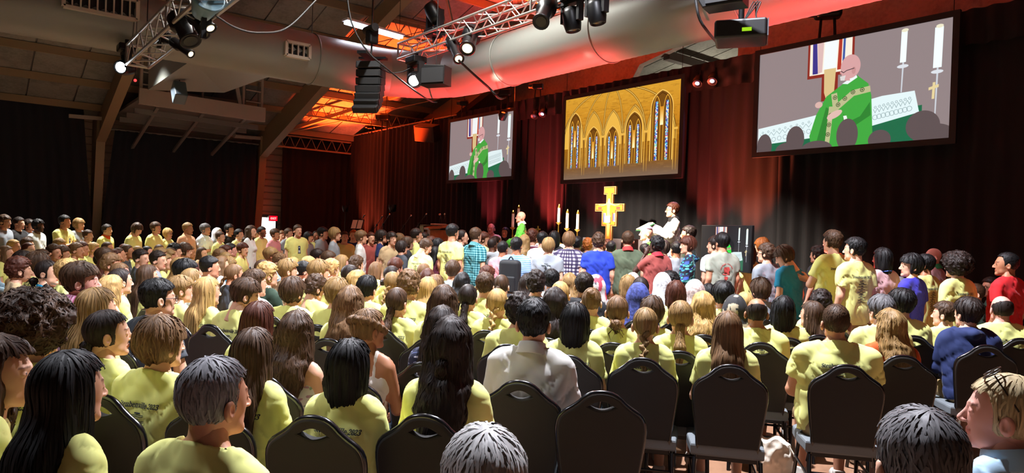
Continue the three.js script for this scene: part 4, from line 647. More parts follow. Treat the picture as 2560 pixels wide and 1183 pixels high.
function body(o) { // o: seated, build, fem, lean, arms, tier
  const key = [o.seated ? 1 : 0, o.build, o.fem ? 1 : 0, o.lean, o.arms, o.tier].join('|'); if (BODY[key]) return BODY[key];
  const b = o.build, fem = o.fem, dy = o.seated ? -0.42 : 0, cl = Math.cos(o.lean), sl = Math.sin(o.lean), py = 0.95;
  const T = (x, y, z) => { const yy = y - py; return [x, py + yy * cl - z * sl + dy, yy * sl + z * cl]; };                 // torso frame to person frame
  const inv = (x, y, z) => { const yy = y - dy - py; return [x, py + yy * cl + z * sl, -yy * sl + z * cl]; };
  const bx = 0.5 + 0.5 * b, belly = Math.max(0, b - 1);
  const torso = (x, y, z) => {
    const w = z * 1.34; let d = cap(x, y, w, [-0.065 * b, 0.97, -0.01], [0.065 * b, 0.97, -0.01], 0.118 * bx, 0.118 * bx);
    d = smin(d, cap(x, y, w, [-(fem ? 0.045 : 0.058) * b, 1.13, 0.012 + belly * 0.1], [(fem ? 0.045 : 0.058) * b, 1.13, 0.012 + belly * 0.1], (fem ? 0.098 : 0.112) * b, (fem ? 0.098 : 0.112) * b), 0.1);
    d = smin(d, cap(x, y, w, [-(fem ? 0.066 : 0.084) * bx, 1.3, -0.012], [(fem ? 0.066 : 0.084) * bx, 1.3, -0.012], (fem ? 0.112 : 0.125) * bx, (fem ? 0.112 : 0.125) * bx), 0.1);
    d = smin(d, cap(x, y, w, [-(fem ? 0.118 : 0.14) * bx, 1.418, -0.03], [(fem ? 0.118 : 0.14) * bx, 1.418, -0.03], 0.056, 0.056), 0.06);
    d = smin(d, cap(Math.abs(x), y, w, [0.02, 1.5, -0.03], [0.13, 1.435, -0.03], 0.04, 0.04), 0.05);
    if (fem) d = smin(d, cap(Math.abs(x), y, z, [0.03, 1.27, 0.075], [0.06, 1.265, 0.07], 0.045, 0.04), 0.05);
    return d * 0.86;
  };
  const sw = (fem ? 0.158 : 0.182) * bx, arms = [];
  for (const s of [-1, 1]) {
    const S = T(s * sw, 1.405, -0.025); let E, Wr; const rel = (dx, dyy, dz) => [S[0] + s * dx, S[1] + dyy, S[2] + dz], A = o.arms;
    if (A === 'lap') { E = rel(0.05, -0.25, 0.05); Wr = [s * 0.09, 0.63, 0.3]; }
    else if (A === 'folded') { E = rel(0.06, -0.24, 0.09); Wr = [s * -0.02, S[1] - 0.26, S[2] + 0.26]; }
    else if (A === 'front') { E = rel(0.05, -0.26, 0.03); Wr = [s * 0.045, S[1] - 0.36, S[2] + 0.24]; }
    else if (A === 'crossed') { E = rel(0.045, -0.25, 0.1); Wr = [s * -0.1, S[1] - 0.2, S[2] + (s > 0 ? 0.27 : 0.24)]; }
    else if (A === 'face' && s > 0) { E = rel(0.06, -0.16, 0.2); Wr = [0.07, S[1] + 0.12, S[2] + 0.18]; }
    else if (A === 'face2' && s < 0) { E = rel(0.08, -0.18, 0.17); Wr = [-0.1, S[1] + 0.1, S[2] + 0.14]; }
    else if (A === 'pray') { E = rel(0.04, -0.25, 0.08); Wr = [s * 0.03, S[1] - 0.1, S[2] + 0.3]; }
    else if (A === 'hold') { E = rel(0.05, -0.22, 0.12); Wr = [s * 0.09, S[1] - 0.12, S[2] + 0.36]; }
    else if (o.seated) { E = rel(0.05, -0.25, 0.05); Wr = [s * 0.09, 0.63, 0.3]; }
    else { E = rel(0.04, -0.27, -0.02); Wr = rel(0.055, -0.51, 0.06); }
    arms.push({ s, S, E, W: Wr });
  }
  const legs = [-1, 1].map((s) => o.seated ? { s, h: [s * 0.088 * bx, 0.535, 0.0], k: [s * 0.13, 0.5, 0.43], a: [s * 0.13, 0.1, 0.4] } : { s, h: [s * 0.088 * bx, 0.93, 0], k: [s * 0.1, 0.51, 0.025], a: [s * 0.105, 0.09, -0.02] });
  const N0 = T(0, 1.44, -0.03), N1 = T(0, 1.55, -0.012), lg = fem ? 0.92 : 1;
  const pelvisW = (x, y, z) => { const q = inv(x, y, z); return torso(q[0], q[1], q[2]); };
  const skin = (x, y, z) => {
    let d = pelvisW(x, y, z); d = smin(d, cap(x, y, z, N0, N1, 0.062 * lg * bx, 0.053 * lg), 0.04);
    for (const a of arms) { let e = smin(cap(x, y, z, a.S, a.E, 0.052 * lg * bx, 0.041 * lg * bx), cap(x, y, z, a.E, a.W, 0.042 * lg * bx, 0.027 * lg), 0.02); d = smin(d, e, 0.02); }
    for (const l of legs) { const e = smin(smin(cap(x, y, z, l.h, l.k, 0.083 * bx, 0.058), cap(x, y, z, l.k, l.a, 0.056, 0.037), 0.02), cap(x, y, z, [l.a[0], 0.035, l.a[2] - 0.03], [l.a[0] * 1.05, 0.03, l.a[2] + 0.15], 0.035, 0.03), 0.025); d = smin(d, e, 0.03); }
    return d;
  };
  const fold = (x, y, z) => { // creases of worn cloth
     const n = 1 - Math.abs(noise3(x * 8 + 5 * y, y * 7 - 4 * x, z * 7 + b * 9)), m = 1 - Math.abs(noise3(x * 14 - 9 * y, y * 8 + 5 * x, z * 13 + 4)), k = noise3(x * 22, y * 16, z * 22); return 0.013 * n ** 5 + 0.0095 * m ** 4 + 0.0025 * k - 0.006; };
  const shirtField = (kind) => (x, y, z) => {
    const q = inv(x, y, z), tank = kind === 'tank', long = kind === 'long' || kind === 'hoodie', robe = kind === 'robe'; let d = torso(q[0], q[1], q[2]) - (kind === 'hoodie' ? 0.024 : tank ? 0.006 : 0.015);
    if (!tank) d = smin(d, cap(Math.abs(q[0]), q[1], q[2] * 1.3 * 1.0, [(fem ? 0.05 : 0.062) * b, 1.31, -0.015], [(fem ? 0.062 : 0.068) * b, 0.96, -0.008 + belly * 0.06], (fem ? 0.118 : 0.135) * bx, (fem ? 0.125 : 0.138) * bx) * 0.88, 0.03);
    if (!o.seated) d = smin(d, cap(q[0], q[1], q[2] * 1.25, [-0.07 * b, 0.88, 0], [0.07 * b, 0.88, 0], 0.115 * bx, 0.115 * bx), 0.06);
    if (robe) d = smin(d, o.seated ? cap(q[0], y, z, [0, 0.55, 0.05], [0, 0.45, 0.42], 0.2, 0.2) : cap(x, y, z * 1.2, [0, 1.1, 0], [0, 0.16, 0.01], 0.16 * bx, 0.25), 0.1);
    for (const a of arms) {
      if (tank) continue; const t = long || robe ? 1 : 0.64, e = [mixv(a.S[0], a.E[0], t), mixv(a.S[1], a.E[1], t), mixv(a.S[2], a.E[2], t)], r0 = 0.067 * lg * bx, r1 = (long ? 0.058 : robe ? 0.09 : 0.066) * lg * bx;
      let sd = cap(x, y, z, a.S, e, r0, r1); const L = Math.hypot(a.E[0] - a.S[0], a.E[1] - a.S[1], a.E[2] - a.S[2]);
      if (!(long || robe)) sd = Math.max(sd, ((x - e[0]) * (a.E[0] - a.S[0]) + (y - e[1]) * (a.E[1] - a.S[1]) + (z - e[2]) * (a.E[2] - a.S[2])) / L);
      else sd = smin(sd, cap(x, y, z, a.E, a.W, r1, robe ? 0.1 : 0.045), 0.02);
      d = smin(d, sd, 0.028);
    }
    d = smin(d, cap(x, y, z, N0, N1, 0.062 * lg * bx + 0.012, 0.053 * lg + 0.012), 0.04);
    if (kind === 'hoodie') d = smin(d, cap(Math.abs(q[0]), q[1], q[2], [0, 1.45, -0.135], [0.085, 1.47, -0.05], 0.045, 0.035), 0.03);
    if (Math.abs(d) < 0.04) d += fold(x, y, z) * (q[1] > 1.36 ? 0.55 : 1) * (robe ? 1.6 : 1);
    if (tank) d = Math.max(d, -cap(q[0], q[1], q[2], [0, 1.46, 0.03], [0, 1.7, 0.05], 0.095, 0.12));
    else d = Math.max(d, Math.min(q[1] - (1.503 - 0.42 * (q[2] + 0.03)), 0.1 - Math.hypot(q[0], q[2] + 0.02)));
    if (tank) d = Math.max(d, Math.min(q[1] - 1.36, Math.abs(Math.abs(q[0]) - 0.085) > 0.017 ? 0.02 : -0.02));
    const hem = robe ? 0.12 - (o.seated ? 9 : 0) : o.seated ? 0.9 : 0.82; if (robe) return Math.max(d, 0.1 - y); return Math.max(d, hem - q[1]);
  };
  const pantsField = (kind) => (x, y, z) => {
    const q = inv(x, y, z); let d = Math.max(torso(q[0], q[1], q[2]) - 0.01, q[1] - 1.02);
    for (const l of legs) {
      const sh = kind === 'shorts', t = sh ? 0.92 : 1, e = [mixv(l.h[0], l.k[0], t), mixv(l.h[1], l.k[1], t), mixv(l.h[2], l.k[2], t)]; let c = cap(x, y, z, l.h, e, 0.094 * bx, 0.078);
      if (sh) { const ux = l.k[0] - l.h[0], uy = l.k[1] - l.h[1], uz = l.k[2] - l.h[2]; c = Math.max(c, ((x - e[0]) * ux + (y - e[1]) * uy + (z - e[2]) * uz) / 0.42); } else c = smin(c, cap(x, y, z, l.k, l.a, 0.072, 0.055), 0.02);
      d = smin(d, c, 0.03);
    }
    if (Math.abs(d) < 0.03) d += fold(x * 0.8, y * 0.7, z * 0.8) * 0.7; return Math.max(d, 0.075 - y);
  };
  const top = 1.62 + dy, mn = [-0.42 * Math.max(1, bx), 0, o.seated ? -0.3 : -0.3], mx = [0.42 * Math.max(1, bx), top, o.seated ? 0.66 : 0.5];
  const cell = [0.021, 0.029, 0.038][o.tier - 1], cc = [0.0138, 0.021, 0.031][o.tier - 1], B = BODY[key] = { T, inv, skin, arms, legs, shirts: {}, pants: {}, withHead: {} };
  B.limbs = surfaceNets(skin, [mn[0], -0.04, mn[2]], mx, cell);
  B.hands = arms.map((a) => {
    const dir = V(a.W[0] - a.E[0], a.W[1] - a.E[1], a.W[2] - a.E[2]).normalize(), q = new THREE.Quaternion().setFromUnitVectors(V(0, -1, 0), dir), g = handGeometry(o.tier).clone(); if (a.s > 0) { g.scale(-1, 1, 1); const ix = g.index.array; for (let i = 0; i < ix.length; i += 3) { const t = ix[i]; ix[i] = ix[i + 1]; ix[i + 1] = t; } }
    const turn = o.seated && o.arms === 'lap' ? Math.PI : 0; return g.rotateY(turn).applyQuaternion(q).translate(a.W[0], a.W[1], a.W[2]);
  });
  B.shirt = (kind) => B.shirts[kind] ??= surfaceNets(shirtField(kind), [mn[0], kind === 'robe' ? 0.05 : (o.seated ? 0.36 : 0.74), mn[2]], mx, cc);
  B.shirtF = shirtField;
  B.trousers = (kind) => B.pants[kind] ??= surfaceNets(pantsField(kind), [-0.34, 0.02, -0.25], [0.34, 1.06 + dy + 0.02, 0.62], cc * 1.25);
  B.print = (kind, front, x0, x1, y0, y1) => { // cloth patch lying on the shirt for flat print
    const f = shirtField(kind), nx = 30, ny = 24, P = [], U = [], I = [], s = front ? 1 : -1;
    for (let j = 0; j <= ny; j++) for (let i = 0; i <= nx; i++) {
      const x = mixv(x0, x1, i / nx), y = mixv(y0, y1, j / ny); let z = 0.34 * s; for (let k = 0; k < 40; k++) { const p = T(x, y, z), d = f(p[0], p[1], p[2]); if (d < 0.0015) break; z -= s * d * 0.7; if (z * s < -0.1) break; }
      P.push(...T(x, y, z + 0.0035 * s)); U.push(front ? i / nx : 1 - i / nx, j / ny);
      if (i && j) { const a = (j - 1) * (nx + 1) + i - 1; front ? I.push(a, a + 1, a + nx + 2, a, a + nx + 2, a + nx + 1) : I.push(a, a + nx + 2, a + 1, a, a + nx + 1, a + nx + 2); }
    }
    const g = new THREE.BufferGeometry(); g.setAttribute('position', new THREE.Float32BufferAttribute(P, 3)); g.setAttribute('uv', new THREE.Float32BufferAttribute(U, 2)); g.setIndex(I); g.computeVertexNormals(); return g;
  };
  return B;
}
const headG = {};
function headMesh(tier, beard) { return headG[tier + (beard ? 'b' : '')] ??= surfaceNets(headField, [-0.11, -0.15, -0.13], [0.11, 0.22, 0.15], [0.0072, 0.0108, 0.016][tier - 1], headPaint(beard)); }
const HEADP = [0, 1.555, 0.0];
function headMatrix(B, lean, yaw, pitch) { const p = B.T(...HEADP); return new THREE.Matrix4().makeTranslation(p[0], p[1], p[2]).multiply(new THREE.Matrix4().makeRotationFromEuler(new THREE.Euler(pitch, yaw, 0, 'YXZ'))).scale(V(1.03, 1.03, 1.03)); }
function bodyGeometry(B, o, yaw, pitch, beard) {
  const key = [yaw, pitch, beard].join('|'); return B.withHead[key] ??= mergeGeometries([B.limbs, ...B.hands, headMesh(o.tier, beard).clone().applyMatrix4(headMatrix(B, o.lean, yaw, pitch))]);
}

// ---------------------------------------------------------------- colours, cloth and prints
const SKIN = { fair: 0xd8a487, light: 0xc98f70, tan: 0xa87050, brown: 0x6e4530, dark: 0x45291d, rosy: 0xd79a8a };
const HC = { black: [0x0e0c0d, 'black'], dark: [0x241813, 'dark brown'], brown: [0x46301f, 'brown'], light: [0x735538, 'light brown'], dirty: [0x917247, 'dark blond'], blond: [0xb9955c, 'blond'], ash: [0xb5a27c, 'ash blond'], auburn: [0x4c2415, 'auburn'], red: [0x97551f, 'ginger'], grey: [0x77767a, 'grey'], silver: [0xaeacab, 'silver grey'], salt: [0x605e60, 'dark grey'] };
const HWORD = { short: 'short', buzz: 'cropped', side: 'swept', mop: 'shaggy', curly: 'curly', bigcurl: 'bushy curly', bob: 'bobbed', long: 'long straight', wavy: 'long wavy', pony: 'ponytailed', lowpony: 'low ponytailed', braid: 'braided', bun: 'bunned', topbun: 'top-knotted', crown: 'crown-braided', halfup: 'half-tied wavy', ring: 'balding', thin: 'thinning' };
const SH = {
  yellow: [0xe4e68c, 'yellow t-shirt'], grey: [0x8d949c, 'grey t-shirt'], white: [0xdfe3e4, 'white t-shirt'], black: [0x17171a, 'black t-shirt'], char: [0x3b4048, 'charcoal t-shirt'], navy: [0x1b2a5c, 'navy t-shirt'], blue: [0x1f3bb0, 'royal blue t-shirt'], violet: [0x3a35b4, 'violet blue t-shirt'], teal: [0x1580a4, 'teal t-shirt'], olive: [0x54604a, 'olive t-shirt'], brick: [0x9c4a44, 'brick red t-shirt'], red: [0xd01c24, 'bright red t-shirt'], pink: [0xd89098, 'pink t-shirt'], rose: [0xd2a9ac, 'pale pink polo shirt'], peach: [0xcf9a74, 'peach polo shirt'], wpolo: [0xd4dcde, 'white polo shirt'], sage: [0x9da394, 'sage t-shirt'], tan: [0xb9a07a, 'tan t-shirt'], maroon: [0x5c1c34, 'maroon t-shirt'], gold: [0xe3a81a, 'golden yellow t-shirt'], orange: [0xc5561f, 'orange sweater', 'long'], magenta: [0xc02f72, 'magenta top'], forest: [0x23382a, 'dark green jacket', 'long'], suit: [0x121216, 'black jacket', 'long'], greyhood: [0x8f9498, 'grey hooded sweater', 'hoodie'], whitehood: [0xc8ced6, 'white hooded sweater', 'hoodie'], navyhood: [0x1c2a58, 'navy hooded sweater', 'hoodie'], blackhood: [0x16171d, 'black hooded sweater', 'hoodie'], lblue: [0xa8c6dc, 'light blue blouse', 'long'], dress: [0xcbc8c2, 'pale grey dress shirt', 'long'], greensweat: [0x2e3a2e, 'dark green cardigan', 'long'],
  white2: [0xe8e4e0, 'white alb', 'robe'], greenrobe: [0x45a030, 'green chasuble', 'robe'], surplice: [0xdcd2c8, 'white surplice', 'robe'],
  floral: [0xffffff, 'pale floral camisole', 'tank', 'floral'], camis: [0xd9cfc8, 'white strappy top', 'tank'], navyfloral: [0xffffff, 'navy floral blouse', 'tee', 'navyfloral'], pinkcheck: [0xffffff, 'pink checked shirt', 'tee', 'pinkcheck'], tealcheck: [0xffffff, 'teal checked shirt', 'tee', 'tealcheck'], plaid: [0xffffff, 'purple and white plaid shirt', 'tee', 'plaid'], camo: [0xffffff, 'blue camouflage hooded sweater', 'hoodie', 'camo'], stripe: [0xffffff, 'maroon striped shirt', 'tee', 'stripe'], bluestripe: [0xffffff, 'light blue striped shirt', 'tee', 'bluestripe'],
};
const check = (bg, ln, n, w, ln2) => canvas(128, 128, (c, W) => { c.fillStyle = bg; c.fillRect(0, 0, W, W); const s = W / n; for (let i = 0; i < n; i++) { c.fillStyle = ln; c.globalAlpha = 0.75; c.fillRect(i * s, 0, s * w, W); c.fillRect(0, i * s, W, s * w); if (ln2) { c.fillStyle = ln2; c.fillRect(i * s + s * 0.5, 0, s * 0.2, W); c.fillRect(0, i * s + s * 0.5, W, s * 0.2); } c.globalAlpha = 1; } });
const blobs = (bg, cols, n, r) => canvas(128, 128, (c, W) => { c.fillStyle = bg; c.fillRect(0, 0, W, W); for (let i = 0; i < n; i++) { c.fillStyle = pick(cols); c.beginPath(); c.ellipse(rnd() * W, rnd() * W, r * (0.6 + rnd()), r * 0.5 * (0.5 + rnd()), rnd() * 0.8, 0, 7); c.fill(); } });
const CLOTH = { floral: blobs('#d8d4d2', ['#7f86b8', '#b48aa0', '#8aa08a'], 50, 7), navyfloral: blobs('#1a1f38', ['#8f98c0', '#5a6494', '#c8c8d8'], 60, 6), pinkcheck: check('#e4c6d6', '#a03a6a', 6, 0.4), tealcheck: check('#1f7d8c', '#a8dce0', 6, 0.22, '#0e4652'), plaid: check('#e2dbe4', '#231b3c', 4, 0.5), camo: blobs('#141a3e', ['#2e8c96', '#0b0d1c', '#3a55b8', '#5fc0b8'], 70, 13), stripe: canvas(64, 128, (c) => { c.fillStyle = '#54162e'; c.fillRect(0, 0, 64, 128); c.fillStyle = '#d8c4cc'; for (let i = 0; i < 4; i++) c.fillRect(0, i * 32, 64, 7); }), bluestripe: canvas(64, 128, (c) => { c.fillStyle = '#6f9cd0'; c.fillRect(0, 0, 64, 128); c.fillStyle = '#cfe0f0'; for (let i = 0; i < 8; i++) c.fillRect(0, i * 16, 64, 5); }) };
for (const t of Object.values(CLOTH)) { t.wrapS = t.wrapT = THREE.RepeatWrapping; t.repeat.set(4.5, 4.5); }
const cloth = (k) => mats[`cloth ${k}`] ??= new THREE.MeshPhysicalMaterial({ name: `cloth ${k}`, color: SH[k][0], roughness: 0.88, sheen: 0.25, sheenRoughness: 0.6, sheenColor: new THREE.Color(0.5, 0.5, 0.5), vertexColors: true, ...(SH[k][3] ? { map: CLOTH[SH[k][3]] } : {}) });
const skinM = (k) => mat(`skin ${k}`, SKIN[k], 0.55, { vertexColors: true });
const hairM = (k) => mat(`hair ${k}`, HC[k][0], 0.58, { vertexColors: true, specularIntensity: 0.6, side: THREE.DoubleSide });
const veilM = () => mat('veil cloth', 0xffffff, 0.85, { vertexColors: true });
const PANTS = { khaki: 0x9a8058, navy: 0x18203c, black: 0x141417, denim: 0x33455f, grey: 0x55575c, brown: 0x5a4432, lime: 0xb8b060 };
const pantsM = (k) => mat(`trousers ${k}`, PANTS[k], 0.85, { vertexColors: true });
const printTex = canvas(512, 512, (c, W) => { // back print: title line, small lines below
  c.clearRect(0, 0, W, W); c.fillStyle = '#2b3040'; c.textAlign = 'center'; c.font = 'italic bold 58px serif'; c.fillText('Steubenville 2023', W / 2, 66, 490);
  c.font = 'bold 20px sans-serif'; c.globalAlpha = 0.8; for (let k = 0; k < 9; k++) { const y = 116 + k * 46; c.fillRect(W / 2 - 34, y - 13, 68, 10); c.globalAlpha = 0.45; for (let q = 0; q < 2; q++) { const w = 150 + 110 * ((k * 7 + q * 5) % 5) / 5; c.fillRect(W / 2 - w / 2, y + 5 + q * 10, w, 4); } c.globalAlpha = 0.8; }
});
const sagePrint = canvas(256, 256, (c) => { c.clearRect(0, 0, 256, 256); c.fillStyle = '#d0524c'; c.globalAlpha = 0.85; c.lineWidth = 12; c.strokeStyle = '#d0524c'; c.setLineDash([14, 9]); c.beginPath(); c.arc(128, 130, 104, Math.PI * 1.12, Math.PI * 1.88); c.stroke(); c.beginPath(); c.moveTo(92, 70); c.lineTo(164, 66); c.lineTo(178, 110); c.lineTo(160, 128); c.lineTo(190, 160); c.lineTo(128, 172); c.lineTo(70, 160); c.lineTo(98, 126); c.lineTo(82, 100); c.fill(); c.fillRect(100, 186, 54, 40); c.fillRect(112, 232, 30, 16); });
const greyPrint = canvas(256, 256, (c) => { c.clearRect(0, 0, 256, 256); c.fillStyle = '#30363a'; c.font = 'bold 20px sans-serif'; c.textAlign = 'center'; c.fillRect(60, 30, 66, 9); c.fillRect(142, 30, 66, 9); c.fillRect(100, 10, 60, 6); c.beginPath(); c.moveTo(130, 34); c.lineTo(150, 70); c.lineTo(140, 100); c.lineTo(160, 140); c.lineTo(150, 240); c.lineTo(126, 240); c.lineTo(120, 150); c.lineTo(96, 120); c.lineTo(118, 96); c.lineTo(112, 60); c.fill(); });
const chestPrint = canvas(128, 128, (c) => { c.clearRect(0, 0, 128, 128); c.fillStyle = '#23284a'; c.beginPath(); c.moveTo(40, 10); c.lineTo(88, 10); c.lineTo(96, 110); c.lineTo(32, 110); c.fill(); c.fillStyle = '#c8d0da'; c.fillRect(44, 66, 40, 30); c.beginPath(); c.arc(64, 30, 10, 0, 7); c.fill(); });
const printM = (k, t) => mat(`print ${k}`, 0xffffff, 0.9, { map: t, transparent: true, alphaTest: 0.05 });

// ---------------------------------------------------------------- chairs
const CHAIR = {};
{
  const half = [[0.172, 0.44], [0.184, 0.55], [0.2, 0.68], [0.205, 0.75], [0.199, 0.797], [0.178, 0.828], [0.138, 0.855], [0.103, 0.882], [0.078, 0.907], [0.046, 0.926], [0, 0.933]];
  const curve = new THREE.CatmullRomCurve3([...half.map(([x, y]) => V(x, y, 0)), ...half.slice(0, -1).reverse().map(([x, y]) => V(-x, y, 0))]), pts = curve.getPoints(40);
  const lo = 22, tilt = (g) => g.translate(0, -0.44, 0).rotateX(-0.13).translate(0, 0.44, -0.185);
  const hole = []; for (let i = 0; i <= 10; i++) { const t = i / 10, x = -0.078 + 0.156 * t; hole.push([x, 0.868 + 0.036 * Math.sin(Math.PI * t)]); } for (let i = 9; i > 0; i--) { const t = i / 10, x = -0.078 + 0.156 * t; hole.push([x, 0.868 - 0.026 * Math.sin(Math.PI * t)]); }
  CHAIR.backrest = tilt(extrude(pts.map((p) => [p.x * 0.97, 0.44 + (p.y - 0.44) * 0.985]), 0.022, 0.009, [hole.reverse()]).translate(0, 0, -0.011));
  CHAIR.frame = tilt(tube([V(0.19, 0.3, 0.005), ...half.map(([x, y]) => V(x, y, 0)), ...half.slice(0, -1).reverse().map(([x, y]) => V(-x, y, 0)), V(-0.19, 0.3, 0.005)], 0.0145, 64, 8));
  CHAIR.trim = tilt(tube([-0.076, -0.05, 0, 0.05, 0.076].map((x) => V(x, 0.868 - 0.027 * Math.cos(x / 0.078 * Math.PI / 2), 0.006)), 0.0085, 14, 6));
  const seatPts = [[-0.2, -0.2], [-0.215, 0], [-0.21, 0.16], [-0.17, 0.215], [0, 0.225], [0.17, 0.215], [0.21, 0.16], [0.215, 0], [0.2, -0.2]];
  CHAIR.seat = extrude(seatPts, 0.045, 0.014).rotateX(-Math.PI / 2).scale(1, 1, -1).translate(0, 0.378, 0.02); { const ix = CHAIR.seat; ix.computeVertexNormals(); }
  CHAIR.seat = new THREE.BufferGeometry().copy(extrude(seatPts.map(([x, y]) => [x, -y]), 0.045, 0.014).rotateX(-Math.PI / 2).translate(0, 0.378, 0.02));
  CHAIR.pan = box(0.38, 0.03, 0.4, 0, 0.355, 0.02);
  CHAIR.legs = [bar(V(0.2, 0, -0.29), V(0.19, 0.36, -0.2), 0.013, 8), bar(V(-0.2, 0, -0.29), V(-0.19, 0.36, -0.2), 0.013, 8), bar(V(0.2, 0, 0.25), V(0.18, 0.36, 0.18), 0.013, 8), bar(V(-0.2, 0, 0.25), V(-0.18, 0.36, 0.18), 0.013, 8)];
  CHAIR.stretch = [bar(V(0.195, 0.25, -0.225), V(-0.195, 0.25, -0.225), 0.009, 6), bar(V(0.195, 0.22, -0.235), V(0.195, 0.22, 0.22), 0.009, 6), bar(V(-0.195, 0.22, -0.235), V(-0.195, 0.22, 0.22), 0.009, 6)];
  M.chairBack = mat('charcoal chair fabric', 0x23211f, 0.85, { bumpMap: weaveTex, bumpScale: 0.0006 }); M.chairSeat = mat('grey seat fabric', 0x6a7074, 0.9, { bumpMap: weaveTex, bumpScale: 0.0006 });
  M.chairFrame = mat('black chair tube', 0x0d0d10, 0.22, { clearcoat: 0.4, clearcoatRoughness: 0.2 }); M.gripTrim = mat('pale grip lining', 0x9aa4a6, 0.7);
}
let chairProto = null;
function addChair(pos, turn, label, group) {
  let o;
  if (!chairProto) {
    o = chairProto = thing('banquet_chair', label, 'chair', pos, turn, group);
    mesh('backrest', CHAIR.backrest, M.chairBack, o); mesh('back_frame', CHAIR.frame, M.chairFrame, o); tag(mesh('grip_trim', CHAIR.trim, M.gripTrim, o), 'pale grey lining of the hand slot'); mesh('seat', CHAIR.seat, M.chairSeat, o); mesh('seat_pan', CHAIR.pan, M.blackMetal, o);
    for (const g of CHAIR.legs) mesh('leg', g, M.chairFrame, o); for (const g of CHAIR.stretch) mesh('stretcher', g, M.chairFrame, o);
  } else { o = chairProto.clone(); o.name = numbered('banquet_chair'); o.position.copy(pos); o.rotation.set(0, turn, 0); delete o.userData.group; tag(o, label, 'chair', group); scene.add(o); }
  return o;
}
// ---------------------------------------------------------------- one person
const PEOPLE = [], SEATED = [], INFO = new Map();
function faceAltar(p) { return Math.atan2(ALTAR.x - p.x, ALTAR.z - p.z); }
const BLOCK = Math.atan2(-0.622, -0.783); // the middle block of chairs stands in straight rows
function rowFacing(p, px, d) { const k = sstep(480, 820, px) * (1 - sstep(5.5, 7.5, d)); return faceAltar(p) + (BLOCK - faceAltar(p)) * k; }
